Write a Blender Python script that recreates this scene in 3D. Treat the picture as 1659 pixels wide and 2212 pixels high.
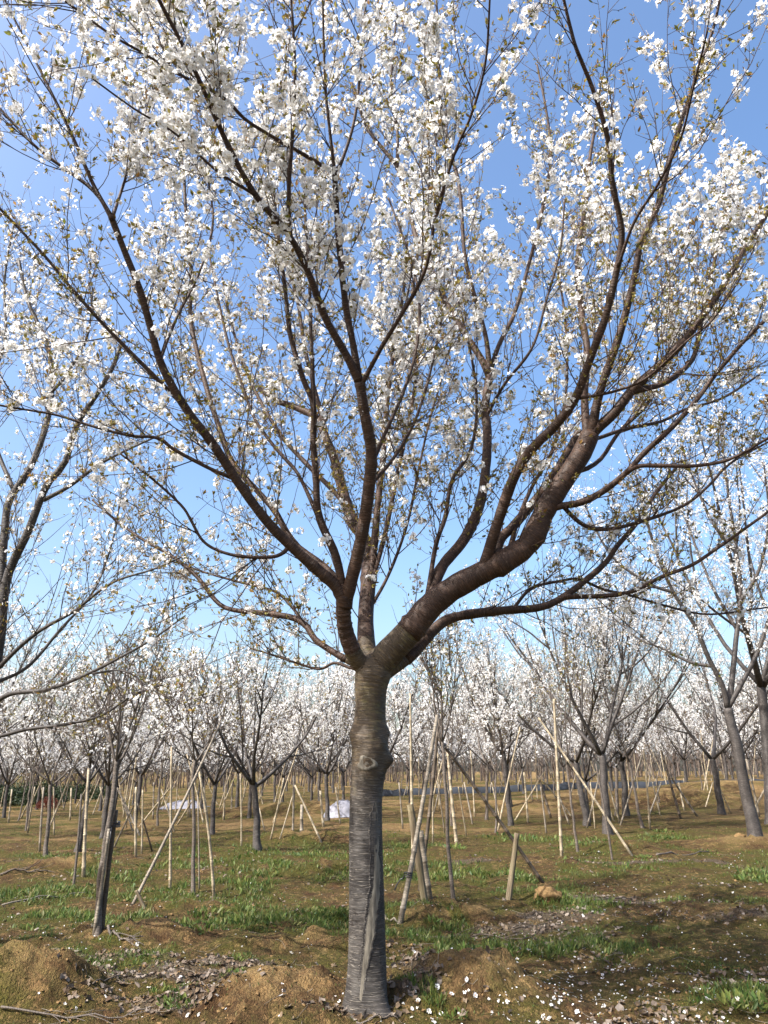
import bpy, math, random
import numpy as np
from mathutils import Matrix, Vector

for o in list(bpy.data.objects):
    bpy.data.objects.remove(o)
scene = bpy.context.scene
COL = scene.collection
R = np.random.default_rng(7)

# ------------------------------------------------------------------ camera
PITCH = math.radians(19.5)
F = 1577.0                      # focal length in units of a 1659 px wide picture
CAMZ = 1.5
cam_d = bpy.data.cameras.new('camera')
cam_d.sensor_fit = 'VERTICAL'
cam_d.angle_y = 2 * math.atan(1106.0 / F)
cam_d.clip_start = 0.05
cam_d.clip_end = 2000
cam = bpy.data.objects.new('camera', cam_d)
cam.location = (0, 0, CAMZ)
cam.rotation_euler = (math.pi / 2 + PITCH, 0, 0)
COL.objects.link(cam)
scene.camera = cam

# ------------------------------------------------------------------ sky and sun
SUN_EL = math.radians(47)
SUN_AZ = math.atan2(-0.84, -0.54)          # the sun stands behind and to the left
world = bpy.data.worlds.new('World')
scene.world = world
world.use_nodes = True
wn = world.node_tree
bg = wn.nodes['Background']
sky = wn.nodes.new('ShaderNodeTexSky')
sky.sky_type = 'NISHITA'
sky.sun_disc = False
sky.sun_elevation = SUN_EL
sky.sun_rotation = SUN_AZ
sky.air_density = 1.0
sky.dust_density = 4.2
sky.ozone_density = 0.7
hsv = wn.nodes.new('ShaderNodeHueSaturation')      # the phone's richer blue, over the whole sky
hsv.inputs['Saturation'].default_value = 1.22
hsv.inputs['Value'].default_value = 1.06
wn.links.new(sky.outputs[0], hsv.inputs['Color'])
wn.links.new(hsv.outputs[0], bg.inputs[0])
bg.inputs[1].default_value = 0.15
sun_d = bpy.data.lights.new('sun', 'SUN')
sun_d.energy = 4.9
sun_d.angle = math.radians(0.53)
sun_d.color = (1.0, 0.97, 0.925)
sun = bpy.data.objects.new('sun', sun_d)
sd = Vector((math.sin(SUN_AZ) * math.cos(SUN_EL), math.cos(SUN_AZ) * math.cos(SUN_EL), math.sin(SUN_EL)))
sun.rotation_euler = sd.to_track_quat('Z', 'Y').to_euler()
sun.location = (-8, -5, 12)
COL.objects.link(sun)
scene.view_settings.view_transform = 'Standard'
scene.view_settings.look = 'None'
scene.view_settings.gamma = 1
scene.view_settings.exposure = 1.14
scene.cycles.transparent_max_bounces = 8

# ------------------------------------------------------------------ helpers
CP, SP = math.cos(PITCH), math.sin(PITCH)

def ray(px, py):
    u, v = (px - 829.5) / F, (1106.0 - py) / F
    return np.array([u, CP - v * SP, SP + v * CP])

def P(px, py, Y):
    d = ray(px, py)
    return np.array([0, 0, CAMZ]) + d * (Y / d[1])

def depth(p):
    return p[..., 1] * CP + (p[..., 2] - CAMZ) * SP

def norm(a):
    return a / np.maximum(np.linalg.norm(a, axis=-1, keepdims=True), 1e-9)

def hash2(ix, iy, seed):
    h = (ix.astype(np.int64) * 374761393 + iy.astype(np.int64) * 668265263 + seed * 1442695041) & 0xffffffff
    h = ((h ^ (h >> 13)) * 1274126177) & 0xffffffff
    return ((h ^ (h >> 16)) & 0xffff) / 65535.0

def vnoise(x, y, seed=0):
    x = np.asarray(x, float); y = np.asarray(y, float)
    ix, iy = np.floor(x), np.floor(y)
    fx, fy = x - ix, y - iy
    fx = fx * fx * (3 - 2 * fx); fy = fy * fy * (3 - 2 * fy)
    a = hash2(ix, iy, seed); b = hash2(ix + 1, iy, seed)
    c = hash2(ix, iy + 1, seed); d = hash2(ix + 1, iy + 1, seed)
    return (a * (1 - fx) + b * fx) * (1 - fy) + (c * (1 - fx) + d * fx) * fy

def fbm(x, y, seed=0, oct=3):
    s, a, t = 0, 1.0, 0
    for k in range(oct):
        s = s + a * vnoise(np.asarray(x) * 2 ** k, np.asarray(y) * 2 ** k, seed + k); t += a; a *= 0.5
    return s / t

def sstep(a, b, x):
    t = np.clip((x - a) / (b - a), 0, 1)
    return t * t * (3 - 2 * t)

def tag(o, label=None, cat=None, group=None, kind=None):
    if label: o['label'] = label
    if cat: o['category'] = cat
    if group: o['group'] = group
    if kind: o['kind'] = kind
    return o

def empty(name, loc):
    o = bpy.data.objects.new(name, None)
    o.location = loc
    o.empty_display_size = 0.1
    COL.objects.link(o)
    return o

def link(name, me, parent=None, loc=(0, 0, 0)):
    o = bpy.data.objects.new(name, me)
    o.location = loc
    COL.objects.link(o)
    if parent is not None:
        o.parent = parent
    return o

class MB:
    """collects vertices and faces, builds one mesh"""
    def __init__(self):
        self.v, self.f, self.m, self.b, self.n = [], [], [], [], 0
    def add(self, verts, faces, mat=0, bk=None):
        verts = np.asarray(verts, float).reshape(-1, 3)
        faces = np.asarray(faces, int)
        self.f.append(faces + self.n)
        self.m.append(np.full(len(faces), mat) if np.isscalar(mat) else np.asarray(mat))
        self.v.append(verts)
        self.b.append(np.zeros_like(verts) if bk is None else np.asarray(bk, float).reshape(-1, 3))
        self.n += len(verts)
        return self
    def mesh(self, name, mats, smooth=True, offset=None):
        me = bpy.data.meshes.new(name)
        V = np.concatenate(self.v)
        if offset is not None:
            V = V - np.asarray(offset)
        B = np.concatenate(self.b)
        loops = np.concatenate([f.ravel() for f in self.f]).astype(np.int32)
        tot = np.concatenate([np.full(len(f), f.shape[1]) for f in self.f])
        start = np.concatenate([[0], np.cumsum(tot)[:-1]]).astype(np.int32)
        me.vertices.add(len(V)); me.vertices.foreach_set('co', V.astype(np.float32).ravel())
        me.loops.add(len(loops)); me.loops.foreach_set('vertex_index', loops)
        me.polygons.add(len(tot)); me.polygons.foreach_set('loop_start', start)
        me.polygons.foreach_set('material_index', np.concatenate(self.m).astype(np.int32))
        me.polygons.foreach_set('use_smooth', np.full(len(tot), smooth))
        at = me.attributes.new('bk', 'FLOAT_VECTOR', 'POINT')
        at.data.foreach_set('vector', B.astype(np.float32).ravel())
        for m in mats:
            me.materials.append(m)
        me.update(calc_edges=True)
        return me

def frames(Pt):
    T = norm(np.gradient(Pt, axis=1))
    mean = np.abs(T.mean(axis=1))
    ref = np.eye(3)[np.argmin(mean, axis=1)][:, None, :]
    U = norm(np.cross(T, ref))
    return T, U, np.cross(T, U)

def tubes(mb, Pt, Rad, sides, mat=0, wob=0.0, rng=R):
    """Pt (m,n,3), Rad (m,n)"""
    Pt = np.asarray(Pt, float); Rad = np.asarray(Rad, float)
    m, n, _ = Pt.shape
    if m == 0: return
    T, U, V = frames(Pt)
    a = np.arange(sides) * 2 * np.pi / sides
    ca, sa = np.cos(a), np.sin(a)
    rr = Rad[:, :, None] * np.ones(sides)
    if wob:
        rr = rr * (1 + wob * rng.standard_normal((m, n, sides)))
    ring = Pt[:, :, None, :] + rr[..., None] * (ca[None, None, :, None] * U[:, :, None, :] + sa[None, None, :, None] * V[:, :, None, :])
    s = np.concatenate([np.zeros((m, 1)), np.cumsum(np.linalg.norm(np.diff(Pt, axis=1), axis=2), axis=1)], axis=1)
    s = s + rng.random((m, 1)) * 50
    bk = np.stack([rr * ca, rr * sa, np.repeat(s[:, :, None], sides, 2)], axis=-1)
    i = np.arange(m)[:, None, None] * n * sides
    j = np.arange(n - 1)[None, :, None] * sides
    k = np.arange(sides)[None, None, :]
    k2 = (k + 1) % sides
    q = np.stack([i + j + k, i + j + k2, i + j + sides + k2, i + j + sides + k], axis=-1).reshape(-1, 4)
    mb.add(ring, q, mat, bk)
    if sides > 3:                                       # end caps
        for e, rev in ((0, True), (n - 1, False)):
            idx = (np.arange(m)[:, None] * n + e) * sides + np.arange(sides)[None, :]
            if rev: idx = idx[:, ::-1]
            base = mb.n - m * n * sides
            mb.f.append(idx + base); mb.m.append(np.full(m, mat))

def ribbons(mb, A, B, w, mat=0, rng=R):
    """thin flat stalks"""
    m = len(A)
    if m == 0: return
    d = norm(B - A); s = norm(np.cross(d, rng.standard_normal(d.shape))) * w
    v = np.stack([A - s, A + s, B + s * .8, B - s * .8], 1)
    q = np.arange(m)[:, None] * 4 + np.arange(4)[None]
    mb.add(v, q, mat, np.repeat(rng.random((m, 3)), 4, 0))

def catmull(pts, n):
    pts = np.asarray(pts, float)
    p = np.vstack([2 * pts[0] - pts[1], pts, 2 * pts[-1] - pts[-2]])
    out = []
    for i in range(1, len(p) - 2):
        t = np.linspace(0, 1, 12, endpoint=False)[:, None]
        a, b, c, d = p[i - 1], p[i], p[i + 1], p[i + 2]
        out.append(0.5 * (2 * b + (c - a) * t + (2 * a - 5 * b + 4 * c - d) * t ** 2 + (3 * b - a - 3 * c + d) * t ** 3))
    out.append(pts[-1:])
    q = np.vstack(out)
    s = np.concatenate([[0], np.cumsum(np.linalg.norm(np.diff(q[:, :3], axis=0), axis=1))])
    ss = np.linspace(0, s[-1], n)
    return np.stack([np.interp(ss, s, q[:, k]) for k in range(q.shape[1])], axis=1)

def grow(start, d, L, n, up=0.05, wob=0.12, rng=R):
    m = len(start)
    out = np.zeros((m, n, 3)); p = np.array(start, float); out[:, 0] = p
    d = norm(np.array(d, float)); step = (L / (n - 1))[:, None]
    upv = np.array([0, 0, 1.0]) * (up if np.isscalar(up) else np.asarray(up)[:, None])
    for i in range(1, n):
        d = norm(d + upv + wob * rng.standard_normal((m, 3)))
        p = p + d * step
        out[:, i] = p
    return out

def sample_on(Pt, counts, t0, t1, rng=R):
    """random points on paths: returns index, t, position, tangent"""
    idx = np.repeat(np.arange(len(Pt)), counts)
    t = t0 + (t1 - t0) * rng.random(len(idx))
    n = Pt.shape[1]
    f = t * (n - 1); i = np.clip(f.astype(int), 0, n - 2); fr = (f - i)[:, None]
    a, b = Pt[idx, i], Pt[idx, i + 1]
    return idx, t, a * (1 - fr) + b * fr, norm(b - a)

def side_dir(T, ang, rng=R, bias=None):
    q = rng.standard_normal(T.shape)
    if bias is not None: q = q + bias
    q = norm(q - (q * T).sum(1, keepdims=True) * T)
    return norm(np.cos(ang)[:, None] * T + np.sin(ang)[:, None] * q)

def lengths(Pt):
    return np.linalg.norm(np.diff(Pt, axis=1), axis=2).sum(1)

def rot_from(d, roll):
    """(m,3,3) matrices whose third column is d"""
    d = norm(d)
    ref = np.where(np.abs(d[:, 2:3]) < 0.9, np.array([[0, 0, 1.0]]), np.array([[1.0, 0, 0]]))
    x = norm(np.cross(ref, d)); y = np.cross(d, x)
    c, s = np.cos(roll)[:, None], np.sin(roll)[:, None]
    return np.stack([c * x + s * y, -s * x + c * y, d], axis=-1)

def scatter(mb, tv, tf, tm, pos, d, scale, rng=R, jitter=0.0):
    m = len(pos)
    if m == 0: return
    M = rot_from(d, rng.random(m) * 6.283)
    v = np.broadcast_to(tv, (m,) + tv.shape)
    if jitter: v = v + jitter * rng.standard_normal(v.shape)
    s = scale[:, None, None] if scale.ndim == 1 else scale[:, None, :]
    w = np.einsum('mij,mkj->mki', M, v * s) + pos[:, None, :]
    off = (np.arange(m) * len(tv))[:, None, None]
    for k in sorted(set(len(f) for f in tf)):
        ff = np.array([f for f in tf if len(f) == k])
        mm = np.array([q for f, q in zip(tf, tm) if len(f) == k])
        n0 = mb.n
        mb.f.append((ff[None] + off).reshape(-1, k) + n0); mb.m.append(np.tile(mm, m))
    mb.v.append(w.reshape(-1, 3)); mb.b.append(np.repeat(rng.random((m, 3)), len(tv), axis=0)); mb.n += m * len(tv)

# ------------------------------------------------------------------ materials
def new_mat(name, rough=0.7, spec=0.3):
    m = bpy.data.materials.new(name); m.use_nodes = True
    nt = m.node_tree; b = nt.nodes['Principled BSDF']
    b.inputs['Roughness'].default_value = rough
    b.inputs['Specular IOR Level'].default_value = spec
    return m, nt, b

class NT:
    def __init__(self, nt): self.nt = nt
    def n(self, t, **kw):
        x = self.nt.nodes.new(t)
        for k, v in kw.items(): setattr(x, k, v)
        return x
    def l(self, a, b): self.nt.links.new(a, b)
    def attr(self, name): return self.n('ShaderNodeAttribute', attribute_name=name).outputs['Vector']
    def obj(self): return self.n('ShaderNodeTexCoord').outputs['Object']
    def geo(self): return self.n('ShaderNodeNewGeometry').outputs['Position']
    def mapping(self, src, scale):
        x = self.n('ShaderNodeMapping'); x.inputs['Scale'].default_value = scale; self.l(src, x.inputs['Vector']); return x.outputs[0]
    def noise(self, src, scale=1.0, detail=3, rough=0.55):
        x = self.n('ShaderNodeTexNoise'); x.inputs['Scale'].default_value = scale
        x.inputs['Detail'].default_value = detail; x.inputs['Roughness'].default_value = rough
        self.l(src, x.inputs['Vector']); return x.outputs['Fac']
    def ramp(self, src, a, b, ca=(0, 0, 0, 1), cb=(1, 1, 1, 1)):
        x = self.n('ShaderNodeValToRGB'); e = x.color_ramp.elements
        e[0].position = a; e[1].position = b
        e[0].color = ca if len(ca) == 4 else (*ca, 1); e[1].color = cb if len(cb) == 4 else (*cb, 1)
        self.l(src, x.inputs[0]); return x.outputs[0]
    def mix(self, fac, a, b):
        x = self.n('ShaderNodeMix', data_type='RGBA')
        for s, i in ((fac, 0), (a, 6), (b, 7)):
            if hasattr(s, 'is_linked') or hasattr(s, 'links'): self.l(s, x.inputs[i])
            elif i == 0: x.inputs[i].default_value = s
            else: x.inputs[i].default_value = (*s, 1)
        return x.outputs[2]
    def math(self, op, a, b=0.0):
        x = self.n('ShaderNodeMath', operation=op)
        for i, s in enumerate((a, b)):
            if hasattr(s, 'links'): self.l(s, x.inputs[i])
            else: x.inputs[i].default_value = s
        return x.outputs[0]
    def bump(self, h, strength, dist, bsdf):
        x = self.n('ShaderNodeBump'); x.inputs['Strength'].default_value = strength; x.inputs['Distance'].default_value = dist
        self.l(h, x.inputs['Height']); self.l(x.outputs[0], bsdf.inputs['Normal'])

def bark_mat(name, dark, light, lent, lent_amt=0.6, scale=1.0, spec=0.35, rough=0.55, moss=None):
    m, nt, b = new_mat(name, rough, spec); t = NT(nt)
    bk = t.attr('bk')
    big = t.noise(t.mapping(bk, (4 * scale, 4 * scale, 7 * scale)), 1, 4, 0.65)
    rings = t.noise(t.mapping(bk, (10 * scale, 10 * scale, 75 * scale)), 1, 3, 0.6)
    lt = t.noise(t.mapping(bk, (16 * scale, 16 * scale, 230 * scale)), 1, 2, 0.5)
    lm = t.ramp(lt, 0.58, 0.70)
    c = t.mix(t.ramp(big, 0.35, 0.68), dark, light)
    c = t.mix(t.math('MULTIPLY', t.ramp(rings, 0.46, 0.7), 0.6), c, [x * 1.7 for x in light])
    c = t.mix(t.math('MULTIPLY', t.ramp(rings, 0.45, 0.25), 0.6), c, [x * 0.5 for x in dark])
    c = t.mix(t.math('MULTIPLY', lm, lent_amt), c, lent)
    if moss is not None:
        geo = t.geo()
        sep = t.n('ShaderNodeSeparateXYZ'); t.l(geo, sep.inputs[0])
        zn = t.math('ADD', sep.outputs['Z'], t.math('MULTIPLY', t.noise(geo, 6, 4), 0.8))
        upz = t.ramp(t.math('MULTIPLY', t.math('SUBTRACT', zn, 1.55), 1.4), 0.0, 1.0)
        cm = t.mix(t.ramp(big, 0.35, 0.68), (0.062, 0.043, 0.022), (0.125, 0.088, 0.048))
        cm = t.mix(t.math('MULTIPLY', t.ramp(t.noise(geo, 9, 4), 0.5, 0.68), 0.5), cm, (0.13, 0.12, 0.045))
        cm = t.mix(t.math('MULTIPLY', t.ramp(rings, 0.5, 0.7), 0.45), cm, (0.19, 0.14, 0.085))
        cm = t.mix(t.math('MULTIPLY', t.ramp(rings, 0.45, 0.25), 0.6), cm, (0.03, 0.02, 0.012))
        cm = t.mix(t.math('MULTIPLY', lm, 0.4), cm, lent)
        c = t.mix(upz, c, cm)
        pale = t.math('MULTIPLY', t.ramp(t.noise(geo, 3.2, 2), 0.54, 0.68), t.math('SUBTRACT', 1.0, upz))
        c = t.mix(t.math('MULTIPLY', pale, 0.30), c, (0.19, 0.176, 0.158))
    t.l(c, b.inputs['Base Color'])
    h = t.math('ADD', t.math('MULTIPLY', rings, 0.7), t.math('MULTIPLY', lm, 0.5))
    t.bump(h, 0.9, 0.010, b)
    return m

M = {}
M['trunk'] = bark_mat('bark_trunk', (0.017, 0.015, 0.014), (0.078, 0.069, 0.061), (0.27, 0.24, 0.20), 0.7, 0.85, 0.3, 0.6, moss=(0.150, 0.115, 0.055))
M['limb'] = bark_mat('bark_limb', (0.030, 0.016, 0.010), (0.098, 0.054, 0.034), (0.28, 0.19, 0.13), 0.5, 1.2, 0.3, 0.58)
M['bgbark'] = bark_mat('bark_grey', (0.026, 0.022, 0.020), (0.092, 0.079, 0.070), (0.24, 0.21, 0.185), 0.5, 1.0)
M['sapbark'] = bark_mat('bark_young', (0.070, 0.056, 0.045), (0.19, 0.155, 0.125), (0.34, 0.29, 0.24), 0.4, 1.6)
M['twig'] = bark_mat('bark_twig', (0.040, 0.021, 0.014), (0.105, 0.060, 0.040), (0.2, 0.15, 0.11), 0.2, 3.0)
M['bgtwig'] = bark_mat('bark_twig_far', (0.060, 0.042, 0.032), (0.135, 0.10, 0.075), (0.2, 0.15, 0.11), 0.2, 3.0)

def leafy(name, cols, trans=0.4, rough=0.5):
    m, nt, b = new_mat(name, rough, 0.25); t = NT(nt)
    bk = t.attr('bk')
    sep = t.n('ShaderNodeSeparateXYZ'); t.l(bk, sep.inputs[0])
    x = t.n('ShaderNodeValToRGB'); e = x.color_ramp.elements
    e[0].color = (*cols[0], 1); e[1].color = (*cols[-1], 1)
    for i, c in enumerate(cols[1:-1]):
        k = e.new((i + 1) / (len(cols) - 1)); k.color = (*c, 1)
    t.l(sep.outputs['X'], x.inputs[0])
    t.l(x.outputs[0], b.inputs['Base Color'])
    tr = t.n('ShaderNodeBsdfTranslucent'); t.l(x.outputs[0], tr.inputs[0])
    mx = t.n('ShaderNodeMixShader'); mx.inputs[0].default_value = trans
    t.l(b.outputs[0], mx.inputs[1]); t.l(tr.outputs[0], mx.inputs[2])
    t.l(mx.outputs[0], nt.nodes['Material Output'].inputs[0])
    return m

M['petal'] = leafy('petal', [(0.82, 0.80, 0.755), (0.87, 0.865, 0.85), (0.855, 0.86, 0.865)], 0.42, 0.6)
M['stamen'] = leafy('stamen', [(0.42, 0.30, 0.09), (0.50, 0.38, 0.14), (0.34, 0.16, 0.07)], 0.2)
M['bud'] = leafy('bud', [(0.80, 0.70, 0.64), (0.85, 0.82, 0.76), (0.66, 0.46, 0.40)], 0.4)
M['calyx'] = leafy('calyx', [(0.20, 0.13, 0.04), (0.16, 0.16, 0.03), (0.22, 0.09, 0.04)], 0.2)
M['leaf'] = leafy('young_leaf', [(0.20, 0.185, 0.035), (0.30, 0.24, 0.05), (0.29, 0.155, 0.05), (0.14, 0.16, 0.03), (0.26, 0.19, 0.06)], 0.45)
M['grass'] = leafy('grass_blade', [(0.04, 0.075, 0.018), (0.075, 0.125, 0.024), (0.15, 0.165, 0.045), (0.10, 0.135, 0.03), (0.035, 0.08, 0.02), (0.19, 0.165, 0.07)], 0.35)
M['dryleaf'] = leafy('dry_leaf', [(0.085, 0.062, 0.043), (0.135, 0.105, 0.08), (0.20, 0.168, 0.14), (0.07, 0.043, 0.024), (0.15, 0.11, 0.07)], 0.1, 0.7)
M['bamboo'] = bark_mat('bamboo_cane', (0.30, 0.24, 0.155), (0.46, 0.395, 0.28), (0.20, 0.16, 0.11), 0.35, 0.6)
M['bamboo_old'] = bark_mat('bamboo_weathered', (0.17, 0.14, 0.105), (0.30, 0.26, 0.20), (0.12, 0.10, 0.07), 0.35, 0.6)
M['darkpole'] = bark_mat('pole_dark', (0.055, 0.040, 0.028), (0.14, 0.105, 0.07), (0.2, 0.16, 0.11), 0.3, 0.8)
def wood_mat():
    m, nt, b = new_mat('old_wood', 0.8, 0.2); t = NT(nt); bk = t.attr('bk')
    g = t.noise(t.mapping(bk, (60, 60, 2.5)), 1, 4, 0.6); w = t.noise(bk, 2.2, 3)
    c = t.mix(t.ramp(g, 0.35, 0.65), (0.075, 0.056, 0.035), (0.22, 0.175, 0.115))
    c = t.mix(t.math('MULTIPLY', t.ramp(w, 0.45, 0.7), 0.5), c, (0.17, 0.155, 0.08))
    t.l(c, b.inputs['Base Color']); t.bump(g, 0.8, 0.01, b); return m
M['wood'] = wood_mat()
def scar_mat():
    m, nt, b = new_mat('healed_scar', 0.8, 0.2); t = NT(nt); bk = t.attr('bk')
    g = t.noise(t.mapping(bk, (45, 45, 7)), 1, 5, 0.65)
    c = t.mix(t.ramp(g, 0.3, 0.7), (0.06, 0.053, 0.043), (0.23, 0.208, 0.165))
    t.l(c, b.inputs['Base Color']); t.bump(g, 0.8, 0.006, b); return m
M['scar'] = scar_mat()
def plain(name, col, rough=0.6, spec=0.3, ns=8, var=0.4):
    m, nt, b = new_mat(name, rough, spec); t = NT(nt)
    g = t.noise(t.geo(), ns, 3)
    c = t.mix(t.ramp(g, 0.3, 0.7), [x * (1 - var) for x in col], [min(1, x * (1 + var)) for x in col])
    t.l(c, b.inputs['Base Color']); return m
M['tie'] = plain('black_plastic', (0.018, 0.018, 0.022), 0.35, 0.5)
M['net'] = plain('shade_net', (0.022, 0.027, 0.036), 0.8, 0.3, 1.5, 0.35)
M['sheet'] = plain('plastic_sheet', (0.17, 0.17, 0.195), 0.6, 0.3, 4, 0.3)
M['evergreen'] = leafy('evergreen_leaf', [(0.016, 0.028, 0.010), (0.030, 0.048, 0.016), (0.022, 0.036, 0.018)], 0.15)
M['redleaf'] = leafy('red_leaf', [(0.14, 0.03, 0.025), (0.10, 0.035, 0.02), (0.17, 0.05, 0.03)], 0.3)
M['soilclod'] = None

# ------------------------------------------------------------------ terrain
def hbase(x, y):
    x = np.asarray(x, float); y = np.asarray(y, float)
    r = np.hypot(x, y)
    far = sstep(10, 45, r)
    ang = x / np.maximum(r, 1e-3)
    z = far * (0.05 + 1.35 * np.clip(ang, -0.7, 0.7)) * np.minimum(r / 45, 1.6)
    z = z + 0.16 * (fbm(x * 0.30 + 9, y * 0.30, 3) - 0.5) * sstep(4, 9, r)
    z = z + 0.35 * (fbm(x * 0.09 + 4, y * 0.09 + 2, 5) - 0.5) * sstep(12, 30, r)
    return z

def G0(px, py, it=40):
    d = ray(px, py); Y = 8.0
    for _ in range(it):
        x = d[0] / d[1] * Y
        z = float(hbase(x, Y))
        if d[2] >= -1e-3:
            Y = 60; break
        Yn = (z - CAMZ) * d[1] / d[2]
        Y = 0.5 * Y + 0.5 * min(max(Yn, 3), 120)
    return np.array([d[0] / d[1] * Y, Y])

MOUNDS = []     # x, y, rx, ry, h
def mound(px, py, rx, ry, h):
    q = G0(px, py); MOUNDS.append((q[0], q[1], rx, ry, h)); return q
mound(575, 2175, 0.55, 0.34, 0.20)
mound(1010, 2155, 0.55, 0.36, 0.25)
mound(50, 2155, 0.48, 0.40, 0.32)
mound(795, 2170, 0.75, 0.5, 0.06)
mound(300, 2025, 0.75, 0.4, 0.13)
mound(650, 2050, 0.8, 0.22, 0.10)
mound(950, 1985, 0.75, 0.35, 0.14)
mound(1180, 1945, 0.5, 0.3, 0.06)
mound(1560, 1975, 0.9, 0.6, 0.10)
mound(1610, 1830, 0.9, 0.6, 0.20)
mound(700, 1880, 0.8, 0.4, 0.12)
mound(390, 1965, 0.6, 0.3, 0.12)
mound(130, 1875, 0.9, 0.4, 0.16)
mound(640, 1815, 1.3, 0.5, 0.18)
mound(1330, 1835, 0.9, 0.5, 0.12)
mound(1200, 1870, 0.7, 0.4, 0.08)
mound(640, 1760, 3.2, 1.2, 0.45)
mound(1050, 1750, 4.0, 1.3, 0.35)
mound(1400, 1735, 4.0, 1.6, 0.55)
mound(1560, 1715, 4.0, 2.0, 0.6)

def mound_mask(x, y):
    s_ = np.zeros_like(x)
    for (cx, cy, rx, ry, h) in MOUNDS:
        q = ((x - cx) / rx) ** 2 + ((y - cy) / ry) ** 2
        s_ = np.maximum(s_, np.exp(-(q / 1.1) ** 1.3) * min(1, h / .16))
    return s_

def hz(x, y):
    x = np.asarray(x, float); y = np.asarray(y, float)
    z = hbase(x, y)
    wx = x + 0.35 * (fbm(x * 1.7, y * 1.7, 31) - 0.5); wy = y + 0.35 * (fbm(x * 1.7, y * 1.7, 41) - 0.5)
    for (cx, cy, rx, ry, h) in MOUNDS:
        q = ((wx - cx) / rx) ** 2 + ((wy - cy) / ry) ** 2
        z = z + h * np.exp(-q ** 1.3)
    r = np.hypot(x, y)
    near = 1 - sstep(14, 40, r)
    z = z + near * (0.09 * (fbm(x * 2.3, y * 2.3, 11, 3) - 0.5) + 0.06 * (fbm(x * 8, y * 8, 17, 3) - 0.5) + (.035 + .05 * mound_mask(x, y)) * (fbm(x * 13, y * 13, 27, 2) - .5) + (.03 + .20 * mound_mask(x, y)) * (np.abs(fbm(x * 4.5, y * 4.5, 19, 3) - .5) - .12))
    return z

def G(px, py):
    q = G0(px, py); d = ray(px, py); Y = q[1]
    for _ in range(25):
        z = float(hz(d[0] / d[1] * Y, Y))
        if d[2] < -1e-3:
            Y = 0.6 * Y + 0.4 * min(max((z - CAMZ) * d[1] / d[2], 3), 120)
    x = d[0] / d[1] * Y
    return np.array([x, Y, float(hz(x, Y))])

# ground cover fields, world space
GRASS = []; LITTER = []; BARE = []
def blob(lst, px, py, rx, ry, a=1.0):
    q = G0(px, py); lst.append((q[0], q[1], rx, ry, a))
for a in [(120, 1985, 1.3, .7), (60, 1935, 1.0, .8), (470, 1985, .7, .4), (590, 1975, .7, .35), (690, 1985, .5, .3), (330, 1975, .4, .3),
          (590, 1882, .9, .5), (540, 1905, .6, .4), (420, 1870, .8, .4), (960, 1895, .6, .4), (1050, 1880, .7, .5), (1120, 1900, .6, .3),
          (1640, 1895, .9, .35), (1420, 1810, 1.2, .8), (1260, 1835, 1.0, .6), (1100, 2050, .9, .22), (980, 2045, .5, .2), (1250, 2060, .6, .2),
          (1640, 2165, .5, .25), (860, 1900, .5, .4), (780, 1870, .5, .4), (700, 1850, .9, .7), (350, 2160, .25, .2), (480, 2110, .3, .2), (1000, 2190, .3, .12),
          (1240, 1960, .6, .25), (1400, 1950, .5, .3), (870, 1955, .3, .3), (250, 1900, .8, .4), (360, 1945, .3, .3), (1150, 1810, 1.5, .8), (880, 1830, 1.2, .8), (1390, 1885, .5, .3)]:
    blob(GRASS, *a)
for a in [(880, 2175, .35, .2), (740, 2200, .25, .12), (320, 2110, .8, .35), (330, 2185, .6, .3), (250, 2070, .6, .2), (450, 2075, .7, .2), (1220, 1975, .8, .45), (1330, 1945, .7, .4), (1350, 1865, 1.4, .4), (1500, 1860, 1.2, .5),
          (900, 2150, .2, .25), (1630, 1990, .6, .3), (700, 1870, .5, .3), (1120, 1995, .7, .3), (1000, 1860, .7, .4), (90, 1860, 1.3, .3), (600, 2120, .3, .1)]:
    blob(LITTER, *a)
def field(lst, x, y):
    s = np.zeros_like(np.asarray(x, float))
    for (cx, cy, rx, ry, a) in lst:
        s = np.maximum(s, a * np.exp(-(((x - cx) / rx) ** 2 + ((y - cy) / ry) ** 2)))
    return s
def gdens(x, y):
    n = fbm(x * 0.9 + 3, y * 0.9, 51); n2 = fbm(x * 3.1, y * 3.1, 57)
    wx = x + 1.1 * (fbm(x * .8, y * .8, 151) - .5) + .5 * (fbm(x * 3, y * 3, 157) - .5); wy = y + 1.1 * (fbm(x * .8, y * .8, 161) - .5) + .5 * (fbm(x * 3, y * 3, 167) - .5)
    f = field(GRASS, wx, wy); n3 = fbm(x * 7, y * 7, 59, 2)
    return np.clip(sstep(0.42, 1.0, f * (0.12 + 0.95 * n2 + .75 * n3)) + 0.9 * sstep(0.44, 0.60, n + .10 * sstep(.05, -.35, x / np.maximum(y, 1))) * sstep(0.42, 0.60, n2 * .6 + n3 * .4) * sstep(6.2, 8, np.hypot(x, y)) * (1 - .75 * sstep(13, 22, np.hypot(x, y))) * (1 - .45 * sstep(.05, .3, x / np.maximum(y, 1))), 0, 1)
def ldens(x, y):
    n = fbm(x * 1.1 + 8, y * 1.1, 71); n2 = fbm(x * 4, y * 4, 77)
    wx = x + .7 * (fbm(x * 1.2, y * 1.2, 171) - .5); wy = y + .7 * (fbm(x * 1.2, y * 1.2, 173) - .5)
    return np.clip(sstep(0.2, 0.95, field(LITTER, wx, wy) * (0.35 + n2)) + 0.35 * sstep(0.58, 0.72, n), 0, 1)

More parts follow.
